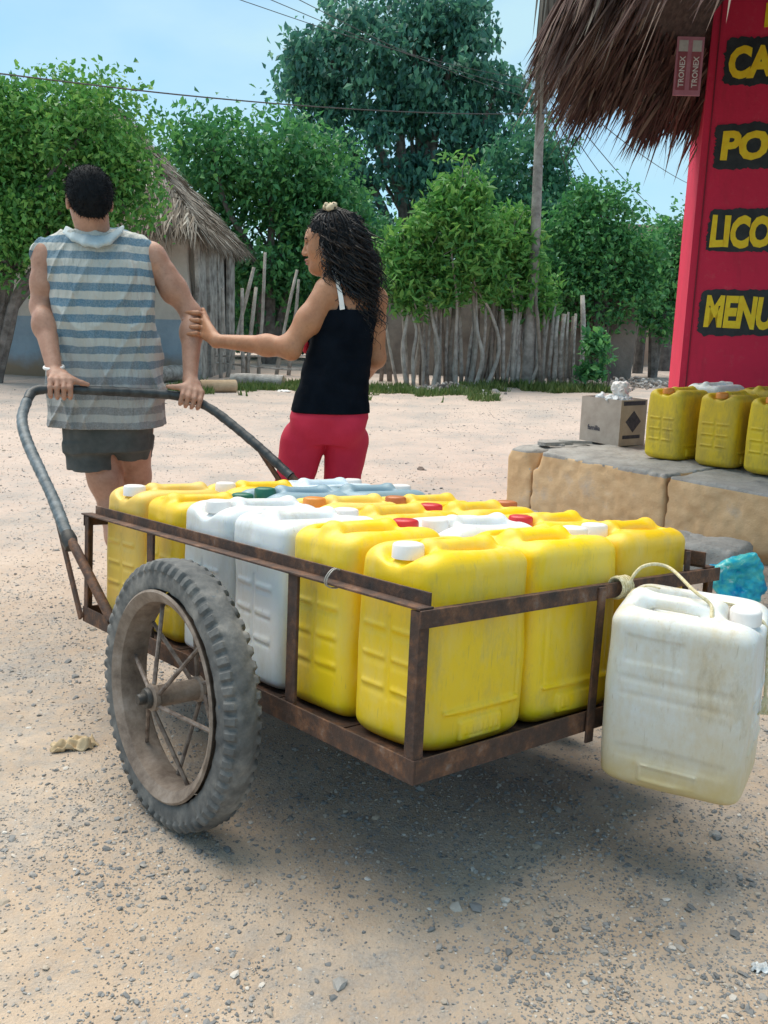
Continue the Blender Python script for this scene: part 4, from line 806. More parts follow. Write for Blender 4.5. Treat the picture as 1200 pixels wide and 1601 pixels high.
# ================================================================== JERRY CANS
def can_mesh(variant):
    s = SDF((-.165, -.13, -.01), (.165, .13, .42), .004)
    if variant == 'A': s.loft([(0, 0, 0, .146, .112), (.18, 0, 0, .149, .1155), (.392, 0, 0, .145, .112)], 0, 6.5, 0, .036)
    else: s.loft([(0, 0, 0, .142, .112), (.02, 0, 0, .148, .116), (.36, 0, 0, .148, .116), (.392, 0, 0, .141, .110)], 0, 8.5, 0, .028)
    for sy_ in (-1, 1):
        s.ell((.03, sy_*.046, .400), (.088, .030, .045), k=.014, sub=True)
        s.box((.045, sy_*.1175, .315), (.062, .0045, .030), .004, k=.004, sub=True)
        if variant == 'A':
            for x_ in (-.105, .105): s.box((x_, sy_*.1165, .17), (.004, .004, .12), .003, k=.006, sub=True)
            s.box((0, sy_*.1165, .085), (.11, .0035, .004), .003, k=.004); s.box((-.0, sy_*.1165, .045), (.06, .0035, .020), .004, k=.003); s.box((-.0, sy_*.121, .045), (.054, .0035, .015), .003, k=.002, sub=True)
            for i in range(7): s.box((-.043+i*.0145, sy_*.118, .045), (.0045, .0025, .009), .0015, k=.002)
        else:
            s.box((0, sy_*.119, .25), (.115, .004, .006), .003, k=.006, sub=True); s.box((0, sy_*.119, .215), (.115, .0035, .005), .003, k=.005, sub=True); s.box((0, sy_*.119, .085), (.115, .004, .012), .004, k=.008, sub=True)
            s.box((0, sy_*.1165, .045), (.062, .004, .021), .005, k=.003); s.box((0, sy_*.121, .045), (.055, .004, .014), .003, k=.002, sub=True)
    for sx_ in (-1, 1):
        for z_ in (.115, .175, .235):
            for y_ in (-.042, .042): s.box((sx_*.1485, y_, z_), (.0035, .032, .0045), .003, k=.004); s.box((sx_*.152, y_, z_-.012), (.005, .033, .006), .004, k=.006, sub=True)
        s.box((sx_*.152, 0, .175), (.005, .004, .085), .003, k=.006, sub=True)
    s.box((.030, 0, .3655), (.058, .055, .0125), .011, k=.008, sub=True)
    s.ell((-.112, 0, .405), (.050, .060, .055), k=.022, sub=True)
    s.cap((-.052, 0, .386), (.108, 0, .386), .0155, .0155, .018); s.cap((-.050, 0, .386), (-.052, 0, .33), .017, .024, .018); s.cap((.108, 0, .386), (.116, 0, .33), .018, .026, .018)
    s.cap((-.108, 0, .30), (-.108, 0, .354), .029, .026, .012)
    s.noise(.004, 8, 2.2 if variant == 'A' else 7.7)
    V, Q = s.mesh(); return mesh_from('can_body_'+variant, V, Q)
CANM = {k: can_mesh(k) for k in 'AB'}
def cap_mesh():
    b = MB(); n = 40; V = []
    prof = [(.0, .402), (.022, .402), (.0285, .400), (.0308, .396), (.0315, .371), (.0285, .370), (.0, .370)]
    for k in range(n):
        t_ = 2*pi*k/n
        for i, (r_, z_) in enumerate(prof):
            rr = r_*(1.025 if (k % 2 and i in (3, 4)) else 1.); V.append((-.108+rr*cos(t_), rr*sin(t_), z_))
    m_ = len(prof); b.add(V, [[k*m_+i, k*m_+i+1, ((k+1) % n)*m_+i+1, ((k+1) % n)*m_+i] for k in range(n) for i in range(m_-1)])
    import bmesh; me = mesh_from('cap', np.concatenate(b.V), b.F, True); bm = bmesh.new(); bm.from_mesh(me); bmesh.ops.remove_doubles(bm, verts=bm.verts, dist=1e-5); bmesh.ops.recalc_face_normals(bm, faces=bm.faces); bm.to_mesh(me); bm.free()
    me.polygons.foreach_set('use_smooth', [True]*len(me.polygons)); me.set_sharp_from_angle(angle=radians(40)); return me
CAPM = cap_mesh(); _cache = {}
def can(label, Mw, variant, mat, capmat, group=None, name='jerry_can', scale=1.):
    o = thing(name, label, 'jerry can', group=group); o.matrix_world = Mw @ Matrix.Diagonal((scale, scale, scale, 1))
    for nm, me0, mt in (('body', CANM[variant], mat), ('cap', CAPM, capmat)):
        if mt is None: continue
        key = (me0.name, mt)
        if key not in _cache: _cache[key] = me0.copy(); _cache[key].materials.append(M[mt])
        link(nm, _cache[key], None, o)
    return o
MC = Matrix.Translation(Vector(cO)) @ RC3.to_4x4()
G1 = 'jerry cans standing in the cart'
CANS = [
 (0, 0, 'A', 'yellow', 'cap_white', 0, 'yellow jerry can with white cap at the bare corner post of the cart'), (0, 1, 'A', 'yellow', 'cap_white', 1, 'yellow jerry can behind the middle post of the cart tail'), (0, 2, 'A', 'yellow', 'cap_white', 0, 'yellow jerry can in the cart corner above the hanging white can'),
 (1, 0, 'A', 'yellow', 'cap_red', 1, 'yellow jerry can touching the white cans beside the wheel'), (1, 1, 'B', 'white_can', 'cap_white', 0, 'white jerry can in the middle row boxed in by yellow ones'), (1, 2, 'A', 'yellow', 'cap_red', 0, 'yellow jerry can with bright red cap second from the cart tail'),
 (2, 0, 'B', 'white_can', 'cap_white', 1, 'rust streaked white jerry can beside the wheel, cap hidden'), (2, 1, 'A', 'yellow', 'cap_red', 1, 'yellow jerry can with red cap in the middle of the load'), (2, 2, 'A', 'yellow', 'cap_brown', 1, 'yellow jerry can against the cart side facing the ledge, third from the tail'),
 (3, 0, 'B', 'white_can', 'cap_white', 0, 'white jerry can with white cap above the wheel'), (3, 1, 'A', 'yellow_pale', 'cap_orange', 0, 'pale orange yellow jerry can with orange cap'), (3, 2, 'A', 'yellow', 'cap_brown', 0, 'yellow jerry can with brown cap next to the grey cans'),
 (4, 0, 'A', 'yellow', 'cap_green', 1, 'yellow jerry can with green cap beside the wheel'), (4, 1, 'B', 'grey_blue', 'cap_green', 0, 'grey blue jerry can with dark green cap'), (4, 2, 'B', 'grey_blue', 'cap_white', 1, 'grey blue jerry can against the cart side facing the ledge'),
 (5, 0, 'A', 'yellow_pale', 'cap_white', 0, 'stained yellow jerry can with white cap by the handle brace'), (5, 1, 'A', 'yellow', 'cap_white', 0, 'yellow jerry can with white cap in the middle of the handle end'), (5, 2, 'B', 'pale_blue', 'cap_white', 1, 'pale bluish white jerry can at the handle end before the woman')]
pa_, pb_ = (CL-.05)/6, (CW-.10)/3
for (i, j, vr, mt, cp, fl, lb) in CANS:
    rz_ = rng.normal(0, .022)+(pi if fl else 0); jx, jy = rng.normal(0, .004, 2)
    Ml_ = Matrix.Translation((.052+pb_*(j+.5)+jx, .03+pa_*(i+.5)+jy*.3, .0195)) @ Matrix.Rotation(rng.normal(0, .006), 4, 'X') @ Matrix.Rotation(rz_, 4, 'Z') @ Matrix.Diagonal((rng.uniform(.985, 1.015), rng.uniform(.985, 1.01), rng.uniform(.985, 1.02) if mt[0] == 'y' else rng.uniform(.99, 1.03), 1))
    can(lb, MC @ Ml_, vr, mt, cp, G1)
# ---- white can hung from the rail
d = ray(1066, 1236); un = cu; k_ = ((cO+cu*-.135-cC)@un)/(d@un); hp = cC+d*k_; hl = lc(hp)
hp2 = CT(hl[1], hl[0]-.025, hl[2]+.045); Mh = Matrix.Translation(Vector(hp2)) @ Matrix.Rotation(radians(-1.5), 4, 'Y') @ Matrix.Rotation(radians(2), 4, 'X') @ Matrix.Rotation(atan2(cu[1], cu[0])+.33, 4, 'Z') @ Matrix.Diagonal((.97, .98, 1.0, 1))
hang = can('large white stained jerry can hanging from the cart rail by rope', Mh, 'B', 'white_dirty', 'cap_white')
ro = thing('rope', 'thin yellowish rope tied to the cart rail holding the white can', 'rope', CT(-.01, .60, CHH))
o_ = CT(-.01, .60, CHH)
hh = lambda x_, y_, z_: np.array(Mh @ Vector((x_, y_, z_)))-o_
kn = CT(-.012, .60, CHH-.012)-o_
b = MB(); b.tube(spline([kn, CT(-.03, .63, CHH+.035)-o_, CT(-.055, .69, CHH+.035)-o_, hh(.0, .0, .408)+A([0, 0, .012]), hh(-.04, .02, .403), hh(-.05, .05, .385)], 8), .0038, 7); b.build('lead', M['rope'], ro, True)
b = MB(); b.tube(spline([hh(-.06, .0, .404), hh(-.085, -.045, .385), hh(-.145, -.03, .36), hh(-.158, -.02, .27), hh(-.160, -.02, .215)], 8), .0036, 7); b.build('loose_end', M['rope'], ro, True)
for k in range(5):
    b = MB(); t0 = rng.uniform(0, 6); b.tube([kn+.024*cv*(k-2)*.35+cu*(.012+.020*cos(t_))*1.0+cw*(.020*sin(t_)+.0)*1.15 for t_ in np.linspace(t0, t0+2*pi, 14)], .0036, 6); b.build('knot_turn', M['rope'], ro, True)
for k in range(9):
    dd = unit(rng.normal(size=3)-cu*.8+A([0, 0, -.4])); b = MB(); b.tube(spline([kn-cu*.02, kn-cu*.025+dd*.03, kn-cu*.03+dd*.055+A([0, 0, -.012])], 4), .0020, 5); b.build('frayed_strand', M['rope'], ro, True)
for k in range(7):
    e_ = hh(-.160, -.02, .215); b = MB(); b.tube(spline([e_, e_+A([rng.normal(0, .006), -.004, -.02]), e_+A([rng.normal(0, .010), -.006, -.04])], 4), .0022, 5); b.build('frayed_strand', M['rope'], ro, True)
# ---- cans on the ledge
Re = lambda a_: Matrix.Rotation(a_, 4, 'Z')
ang = atan2(-en[1], -en[0])
LB = [((1030, 719), 'A', 'yellow_dirty', 'cap_orange', 0, 'dirty yellow jerry can on the ledge next to the cardboard box'), ((1110, 731), 'A', 'yellow_dirty', 'cap_orange', 0, 'dirty yellow jerry can in the middle of the ledge front row'), ((1190, 744), 'A', 'yellow_dirty', 'cap_orange', 0, 'greyish smeared yellow jerry can at the ledge end away from the box')]
fr = []
for (px_, vr, mt, cp, fl, lb) in LB:
    c_ = GZ(px_[0], px_[1], zt)[:2]+en*.145
    can(lb, Matrix.Translation((c_[0], c_[1], zt+.004)) @ Re(ang+pi+rng.normal(0, .03)) @ Matrix.Diagonal((1.04, 1.06, 1.04, 1)), vr, mt, cp, 'jerry cans on the ledge'); fr.append(c_)
for c_, vr, mt, cp, lb in ((fr[0], 'B', 'white_can', 'cap_white', 'white jerry can on the ledge behind the yellow front row'), (fr[1], 'A', 'yellow_dirty', 'cap_orange', 'yellow jerry can with orange cap on the ledge by the red wall'), (fr[2], 'A', 'yellow_dirty', 'cap_orange', 'yellow jerry can wedged between ledge row and red wall end')):
    c2 = c_+en*.325+ed*.03; can(lb, Matrix.Translation((c2[0], c2[1], zt+.004)) @ Re(ang+rng.normal(0, .04)) @ Matrix.Diagonal((1, 1, 1.10, 1)), vr, mt, cp, 'jerry cans on the ledge')
# ---- cardboard box with rubbish
c0 = GZ(966, 699, zt); c1 = GZ(905, 688, zt); d1 = unit(c1-c0); d2 = unit(np.cross(d1, A([0, 0, 1.]))); d2 = d2 if d2[1] > 0 else -d2
w1 = np.linalg.norm(c1-c0); w2 = .24; hb = G(966, 627, c0[1])[2]-zt; bx = thing('cardboard_box', 'open cardboard box of rubbish on the ledge beside the cans', 'box', (c0[0], c0[1], zt+.004))
M['card'] = simple('grey_cardboard', (.36, .30, .25), (.46, .39, .33), 9, .9, .3, 40)
def bp(a_, b_, z_): return d1*a_+d2*b_+A([0, 0, z_])
for (a0, a1, b0, b1) in ((0, w1, 0, .006), (0, w1, w2-.006, w2), (.0, .006, .0062, w2-.0062), (w1-.006, w1, .0062, w2-.0062)):
    b = MB(); b.hull6([bp(a0, b0, 0), bp(a1, b0, 0), bp(a1, b1, 0), bp(a0, b1, 0), bp(a0, b0, hb), bp(a1, b0, hb), bp(a1, b1, hb), bp(a0, b1, hb)]); b.build('panel', M['card'], bx)
b = MB(); b.hull6([bp(.0065, .0065, .002), bp(w1-.0065, .0065, .002), bp(w1-.0065, w2-.0065, .002), bp(.0065, w2-.0065, .002), bp(.0065, .0065, hb-.06), bp(w1-.0065, .0065, hb-.06), bp(w1-.0065, w2-.0065, hb-.06), bp(.0065, w2-.0065, hb-.06)]); b.build('rubbish_fill', M['cement'], bx)
M['ink'] = simple('dark_ink', (.03, .03, .05), (.07, .07, .09), 40, .8)
me, V = text_mesh('familia', .02, .001); lo, hi = V.min(0), V.max(0); a_ = w1*.80-(V[:, 0]-lo[0])/(hi[0]-lo[0])*w1*.32; z_ = hb*.27+(V[:, 1]-lo[1])/(hi[1]-lo[1])*.034
me.vertices.foreach_set('co', (a_[:, None]*d1+z_[:, None]*A([0, 0, 1.])-d2*(.0012+.0006*(V[:, 2] > 0))[:, None]).ravel()); me.update(); link('lettering', me, M['ink'], bx)
for (b0, b1, z0, z1) in ((.055, .20, None, None), (.03, .19, .045, .068), (.02, .22, hb-.035, hb-.008)):
    b = MB(); 
    if z0 is None: pts = [(.05, .155), (.12, .085), (.19, .155), (.12, .225)]
    else: pts = [(b0, z0), (b1, z0), (b1, z1), (b0, z1)]
    b.add([bp(-.0005, q_, z_) for q_, z_ in pts]+[bp(-.0022, q_, z_) for q_, z_ in pts], [[3, 2, 1, 0], [4, 5, 6, 7]]+[[k, (k+1) % 4, 4+(k+1) % 4, 4+k] for k in range(4)]); b.build('printed_mark', M['ink'], bx)
def crumple(name, label, cat, c_, r_, mat, seed):
    s = SDF(-A(r_)*1.5, A(r_)*1.5, min(r_)/9); s.ell((0, 0, 0), r_, k=0); s.noise(min(r_)*.55, 1.3/min(r_), seed).noise(min(r_)*.2, 3.5/min(r_), seed+4); o = s.build(name, mat); o.location = c_; tag(o, label, cat)
bo = A([c0[0], c0[1], zt]); M['film'] = simple('crumpled_film', (.5, .52, .54), (.72, .74, .75), 14, .3, .3, 50)
crumple('crumpled_bag', 'round crumpled white plastic bag heaped on the cardboard box', 'bag', bo+bp(w1*.38, .13, hb+.055), (.052, .05, .055), M['cap_white'], 3.1)
crumple('crumpled_film', 'grey crumpled plastic film at the corner of the cardboard box', 'litter', bo+bp(w1*.30, .09, hb-.008), (.10, .07, .028), M['film'], 5.2)
crumple('crumpled_can', 'small crushed tin among rubbish in the cardboard box', 'litter', bo+bp(w1*.82, .10, hb-.006), (.04, .035, .028), M['film'], 8.4)
crumple('crumpled_paper', 'small white paper ball among rubbish in the cardboard box', 'litter', bo+bp(w1*.62, .12, hb-.008), (.035, .03, .026), M['cap_white'], 9.6)
# ================================================================== PEOPLE
def frame(fwd, tilt=0.):                                       # head axes: forward, side, up (rows)
    f = unit(fwd); s_ = unit(np.cross(A([0, 0, 1.]), f)); u_ = np.cross(f, s_); return A([f, s_, u_])
def hair_blades(P, D, ln, w, g, name, mat, parent, origin, curl=.3):
    n = len(P); sd = np.cross(D, g.normal(size=(n, 3))); sd /= np.linalg.norm(sd, axis=1)[:, None]
    V, Fc = blades(P-origin, D, sd, ln, w, g.normal(0, curl, (n, 3))); return link(name, mesh_from(name, V, Fc, False), mat, parent)
def head(s, c, Mh, sc=1., man=False):
    L_ = lambda f, sd, z: np.asarray(c)+sc*(f*Mh[0]+sd*Mh[1]+z*Mh[2])
    e = lambda f, sd, z, r, k=.015, sub=False: s.ell(L_(f, sd, z), A(r)*sc, Mh, k, sub)
    e(-.018, 0, .030, (.098, .078, .088), .01); e(.018, 0, -.03, (.070, .062, .085), .03)
    e(.058, 0, -.090, (.030, .034, .024), .03); e(.050, .0, .03, (.046, .060, .05), .03)
    for q in (-1, 1):
        e(.052, q*.038, -.018, (.030, .024, .030), .02); e(.080, q*.030, .026, (.014, .022, .009), .012)
        e(.089, q*.030, .008, (.012, .015, .010), .008, True); e(.072, q*.030, .007, (.0125, .0135, .0115), .004)
        e(-.008, q*.078, -.004, (.019, .010, .031), .006); e(-.004, q*.083, -.002, (.010, .006, .018), .004, True)
        e(.094, q*.011, -.031, (.010, .008, .007), .006)
    s.cap(L_(.088, 0, .018), L_(.106, 0, -.026), .0075*sc, .0110*sc, .012)
    e(.090, 0, -.055, (.012, .026, .0075), .006); e(.087, 0, -.067, (.0125, .022, .0078), .006); e(.101, 0, -.0605, (.006, .024, .0018), .002, True)
    return L_
def foot(s, ank, fd, k=.02, ln=.17):
    a = np.asarray(ank, float); f = unit(fd); g_ = A([a[0], a[1], .0]); s.cap(a, g_+A([0, 0, .045]), .036, .036, k); s.cap(g_-f*.045+A([0, 0, .034]), g_+f*ln*.55+A([0, 0, .036]), .033, .036, k); s.cap(g_+f*ln*.55+A([0, 0, .034]), g_+f*ln+A([0, 0, .026]), .036, .024, k)
def sandal(parent, ank, fd, base, mat):
    a = np.asarray(ank, float); f = unit(fd); r_ = A([f[1], -f[0], 0]); P = []
    for t_ in np.linspace(0, 2*pi, 28, endpoint=False): P.append(A([a[0], a[1], 0])+f*(.062+.145*cos(t_))+r_*(.046+.006*cos(t_))*sin(t_))
    P = A(P); n = len(P); b = MB(); b.add(np.vstack([P+[0, 0, .001], P+[0, 0, .016]]), [list(range(n))[::-1], list(range(n, 2*n))]+[[k, (k+1) % n, n+(k+1) % n, n+k] for k in range(n)]); so = b.build('sandal', mat, parent, origin=base)
    b = MB(); c_ = A([a[0], a[1], 0])+f*.10; b.tube([c_+r_*.046*cos(t_)+A([0, 0, .012+.062*sin(t_)]) for t_ in np.linspace(0, pi, 12)], .008, 6); b.build('strap', mat, so, True, origin=base)
M['sandal'] = simple('sandal_rubber', (.02, .02, .025), (.05, .05, .05), 20, .6)
# ---------------------------------------------------------------- man
mb = A([-1.07, 3.70, 0]); man = thing('person', 'person in striped sleeveless shirt and grey shorts pulling the cart handle', 'person', mb)
mr = .24
HBs = spline(HB, 14)
def bar_at(px): 
    k = np.argmin([abs((600+FPX*((p-cC)@cR)/((p-cC)@cF))-px) for p in HBs]); k = min(max(k, 1), len(HBs)-2); return HBs[k], unit(HBs[k+1]-HBs[k-1])
s = SDF((-1.52, 3.18, -.01), (-.60, 4.15, 1.76), .005)
mY = 3.66
def row(y, xl, xr, ry, Y=mY, grow=0.): a, b_ = G(xl, y, Y), G(xr, y, Y); return (a[2], (a[0]+b_[0])/2, Y, (b_[0]-a[0])/2+grow, ry+grow)
torso = [row(690, 112, 228, .115), row(640, 102, 238, .125), row(580, 100, 232, .115), row(510, 98, 228, .118), row(440, 96, 222, .105), row(400, 98, 214, .085), row(378, 114, 192, .065)]
s.loft(torso, mr, 2.3, .03)
s.cap(G(86, 400, mY-.01), G(150, 384, mY+.01), .050, .044, .03); s.cap(G(226, 402, mY+.055), G(150, 384, mY+.01), .052, .044, .03)
s.cap(G(149, 378, mY-.01), G(141, 330, mY-.05), .064, .058, .03)
mh = frame((-.42, .9, -.12)); hc = G(139, 316, mY-.06); mL = head(s, hc, mh, 1.0, True)
# arms
lsh, lel, lwr = G(76, 398, mY-.02), G(64, 480, mY-.05), G(86, 585, 3.425)
rsh, rel, rwr = G(236, 402, mY+.07), G(300, 492, mY+.09), G(297, 594, 3.60)
for a, e_, w_ in ((lsh, lel, lwr), (rsh, rel, rwr)):
    s.cap(a, a*.45+e_*.55, .056, .050, .03); s.cap(a*.45+e_*.55, e_, .049, .038, .03); s.cap(e_, e_*.72+w_*.28, .038, .043, .03); s.cap(e_*.72+w_*.28, w_, .042, .027, .03); s.ell(a*.55+e_*.45+A([0, -.018, 0]), (.036, .034, .075), k=.02); s.ell(a+A([0, -.012, -.01]), (.058, .05, .058), k=.03); s.ell(e_*.75+w_*.25+A([0, -.012, 0]), (.034, .036, .06), k=.02)
    el = unit(e_-(a+w_)/2); s.ell(e_+el*.010+A([0, -.012, 0]), (.026, .026, .026), k=.015)
def grip(s, px, wr, inward, sh=0.):
    B, t_ = bar_at(px); t_ = t_*inward; up = unit(A([0, 0, 1.])-t_*t_[2]); nr = unit(np.cross(t_, up)); nr = nr if nr[1] < 0 else -nr      # nr: towards the camera side
    L_ = lambda a, n_, u_: B+t_*a+nr*n_+up*u_
    for i, a in enumerate((-.036, -.013, .010, .032)):
        ln = (.90, 1., 1.04, .95)[i]; k1 = L_(a, .012, .034); k2 = L_(a*1.02, .036*ln, .008); k3 = L_(a*1.02, .033, -.022*ln); k4 = L_(a, .010, -.033*ln)
        s.cap(wr*.35+L_(a*.7, -.018, .052)*.65, k1, .0135, .0120, .010); s.cap(wr, wr*.35+L_(a*.7, -.018, .052)*.65, .022, .015, .014)
        s.cap(k1, k2, .0112, .0100, .004); s.cap(k2, k3, .0100, .0092, .004); s.cap(k3, k4, .0092, .0080, .004)
    s.cap(L_(.015, -.010, .045), L_(.045, .006, .033), .016, .0130, .012); s.cap(L_(.045, .006, .033), L_(.074, .012, .026), .0125, .0105, .008); s.cap(L_(.074, .012, .026), L_(.094, .012, .022), .0102, .0078, .004)
lwr_m, lel_m = lwr, lel; grip(s, 97, lwr, 1); grip(s, 296, rwr, -1)
# legs
lh, lk, la = G(146, 675, mY+.0), G(177, 800, 3.64), A([-1.00, 3.52, .085]); rh, rk, ra = G(205, 672, mY+.03), G(213, 790, 3.86), A([-.93, 3.98, .085])
for h_, k_, a_ in ((lh, lk, la), (rh, rk, ra)):
    s.cap(h_, h_*.4+k_*.6, .084, .066, .03); s.cap(h_*.4+k_*.6, k_, .064, .050, .03); s.cap(k_, k_*.65+a_*.35, .054, .058, .03); s.cap(k_*.65+a_*.35, a_, .057, .036, .03)
    foot(s, a_, (-.35, .93, 0))
s.build('body', M['skin_m'], man, mb)
# shirt
m = NM('striped_knit'); x_, y_, z_ = m.xyz()
wob = m.math('MULTIPLY', m.math('SUBTRACT', m.noise(6.5, 4, .6), .5), .026); zz = m.math('ADD', z_, wob)
tri = m.math('PINGPONG', m.math('ADD', m.math('MULTIPLY', zz, 1/.0292), .3), 1.)
st = m.ramp(tri, [(.46, 0.), (.55, 1.)]); fade = m.ramp(m.math('ADD', z_, m.math('MULTIPLY', m.noise(5, 4), .25)), [(.0, 0.), (.98, .0), (1., .0)])
low = m.n('ShaderNodeMapRange', {0: m.math('ADD', z_, m.math('MULTIPLY', m.math('SUBTRACT', m.noise(6, 4), .5), .3)), 1: .86, 2: 1.08, 3: 0., 4: 1.}).outputs[0]
blue = m.mix(low, (.22, .225, .23), (.105, .20, .275)); white = m.mix(low, (.40, .40, .385), (.50, .50, .46))
c = m.mix(st, white, blue); c = m.mix(m.ramp(m.noise(180, 3), [(.4, 0.), (.7, .25)]), c, (.55, .58, .6)); c = m.mix(m.ramp(m.noise(3.5, 5), [(.5, 0.), (.75, .3)]), c, (.36, .33, .28))
m.col(c).p(Roughness=.9)
fold = m.noise(1, 3, .55, vec=m.n('ShaderNodeMapping', {0: m.tc.outputs['Object'], 'Scale': (26, 26, 6), 'Rotation': (0, .35, 0)}).outputs[0]); m.bump(m.math('ADD', fold, m.math('MULTIPLY', m.noise(300, 2), .06)), .8, .03); M['shirt'] = m.m
s = SDF((-1.46, 3.3, .64), (-.72, 4.0, 1.56), .005)
sh = [row(667, 86, 254, .155), row(620, 86, 250, .150), row(560, 88, 244, .137), row(500, 89, 240, .135), row(440, 84, 237, .142), row(408, 77, 232, .122), row(384, 94, 212, .100), row(366, 112, 188, .086)]
s.loft(sh, mr, 2.4, .02)
s.cap(G(90, 396, mY-.02), G(146, 377, mY-.01), .058, .062, .035); s.cap(G(219, 396, mY+.045), G(152, 377, mY), .062, .062, .035)
s.cap(G(66, 394, mY-.03), G(96, 392, mY-.02), .046, .062, .03)
for c_, ax_ in ((G(70, 432, mY-.03), None),): s.cap(G(48, 425, mY-.03), G(66, 480, mY-.04), .046, .046, .012, True)
s.cap(G(262, 400, mY+.08), G(256, 450, mY+.08), .056, .050, .012, True)
def folds(X, Y, Z):
    q = X*.94+Z*.34; q2 = X*.9-Z*.45
    a = 1-np.abs(vnoise(q*15, Y*6, Z*2.2))*2.2; b_ = 1-np.abs(vnoise(q2*17+9, Y*6, Z*3.0+4))*2.4
    return -(.0135*np.clip(a, 0, 1)**2*np.clip((1.50-Z)*2.5, .2, 1)+.011*np.clip(b_, 0, 1)**2)+.004*vnoise(X*30, Y*30, Z*12)+.002
s.mod(folds, .035)
s.box((-1.07, 3.7, .60), (.6, .6, G(170, 672, 3.52)[2]-.60), .001, sub=True)
shirt_o = s.build('shirt', M['shirt'], man, mb)
s = SDF((-1.4, 3.4, 1.30), (-.8, 3.85, 1.52), .004)
cp = [G(99, 362, 3.60), G(114, 371, 3.555), G(132, 378, 3.532), G(152, 381, 3.528), G(170, 376, 3.545), G(188, 361, 3.59)]
[s.chain([p+A([0, .012*k_, .008*k_-.006]) for p in cp], [.006, .0085, .0095, .0095, .0085, .006], .012) for k_ in range(4)]
s.build('collar', simple('collar_knit', (.42, .50, .53), (.52, .58, .59), 30, .9, .4, 200), shirt_o, mb)
# shorts
s = SDF((-1.42, 3.36, .5), (-.72, 4.05, .82), .005)
s.loft([row(700, 104, 236, .132), row(640, 98, 240, .135)], mr, 2.4, .02)
hz1 = G(145, 738, 3.56)[2]; hz2 = G(205, 722, 3.66)[2]
s.loft([(hz1, *G(144, 738, mY-.02)[:2], .098, .105), (hz1+.10, *G(142, 690, mY)[:2], .098, .118)], 0, 2.3, .03)
s.loft([(hz2, *G(204, 722, mY+.08)[:2], .082, .10), (hz2+.10, *G(204, 685, mY+.03)[:2], .092, .118)], 0, 2.3, .02)
s.mod(lambda X, Y, Z: .006*vnoise(X*16, Y*16, Z*6)+.003*vnoise(X*40, Y*40, Z*14), .02)
s.build('shorts', simple('charcoal_cloth', (.055, .062, .060), (.095, .10, .098), 14, .9, .4, 90), man, mb)
# hair
g = np.random.default_rng(5); s = SDF(hc-.17, hc+.17, .005); s.ell(hc+mh[0]*-.024+mh[2]*.036, (.099, .084, .091), mh, 0); s.ell(hc+mh[0]*-.062+mh[2]*-.012, (.050, .070, .060), mh, .03)
s.ell(mL(.092, 0, -.05), (.085, .14, .105), mh, .02, True); s.ell(mL(0.0, 0, -.125), (.2, .14, .055), mh, .015, True)
for q in (-1, 1): s.ell(mL(.012, q*.088, -.022), (.034, .03, .046), mh, .012, True)
s.noise(.003, 45, 3); V, Q = s.mesh(); link('hair', mesh_from('hair', V-mb, Q), M['hair'], man)
k = g.integers(0, len(V), 5200); P = V[k]; D = P-(hc+mh[2]*.02-mh[0]*.02); D /= np.linalg.norm(D, axis=1)[:, None]; D = D*.7-A([0, 0, .45])+g.normal(0, .28, D.shape); D /= np.linalg.norm(D, axis=1)[:, None]
hair_blades(P-D*.004, D, g.uniform(.008, .017, len(P)), np.full(len(P), .0009), g, 'hair_strands', M['hair'], man, mb)
for q in (-1, 1):
    for nm, c_, r_, mt in (('eye', mL(.0815, q*.030, .0075), (.006, .009, .0045), M['hair']), ('eyebrow', mL(.090, q*.031, .027), (.005, .019, .004), M['hair'])):
        s = SDF(c_-.025, c_+.025, .0025); s.ell(c_, r_, mh, 0); s.build(nm, mt, man, mb)
sandal(man, la, (-.35, .93, 0), mb, M['sandal']); sandal(man, ra, (-.35, .93, 0), mb, M['sandal'])
b = MB(); wc = lwr_m+(lel_m-lwr_m)*.10; b.tube([wc+A([.034*cos(t_), .034*sin(t_), .006*sin(t_)]) for t_ in np.linspace(0, 2*pi, 20)], .006, 7); b.build('wrist_band', M['cap_white'], man, True, origin=mb)
# ---------------------------------------------------------------- woman
wb_ = A([-.22, 3.62, 0]); wo = thing('person', 'person with long black curls, black top and red leggings holding the other\'s arm', 'person', wb_)
wY = 3.60; wr_ = .10
rw = lambda y, xl, xr, ry, grow=0.: row(y, xl, xr, ry, wY, grow)
tors = [rw(690, 468, 556, .085), rw(650, 456, 574, .112), rw(610, 469, 573, .098), rw(560, 480, 576, .092), rw(510, 496, 580, .098), rw(470, 510, 584, .092), rw(446, 520, 580, .075)]
def legs(s, gr):
    for h_, k_, a_, rs in ((G(474, 690, wY), G(447, 806, wY+.0), A([-.46, 3.58, .085]), (.086, .058)), (G(541, 690, wY+.02), G(529, 806, wY+.03), A([-.235, 3.66, .085]), (.084, .050))):
        s.cap(h_, h_*.45+k_*.55, rs[0]+gr, rs[0]*.78+gr, .012); s.cap(h_*.45+k_*.55, k_, rs[0]*.78+gr, rs[1]+gr, .012); s.cap(k_, k_*.65+a_*.35, rs[1]*.95+gr, .054+gr, .03); s.cap(k_*.65+a_*.35, a_, .053+gr, .034+gr, .03)
    for x_ in (484, 540): s.ell(G(x_, 668, wY-.045), (.066+gr, .062+gr, .070+gr), k=.025)
wla, wra = A([-.46, 3.58, .085]), A([-.235, 3.66, .085])
s = SDF((-.92, 3.30, -.01), (.10, 4.02, 1.60), .0045)
s.loft(tors, wr_, 2.2, .03); legs(s, 0)
s.cap(G(514, 452, wY-.03), G(545, 440, wY), .045, .05, .035); s.cap(G(586, 466, wY+.05), G(550, 440, wY), .043, .05, .035)
s.cap(G(541, 445, wY+.01), G(520, 400, wY), .052, .047, .03)
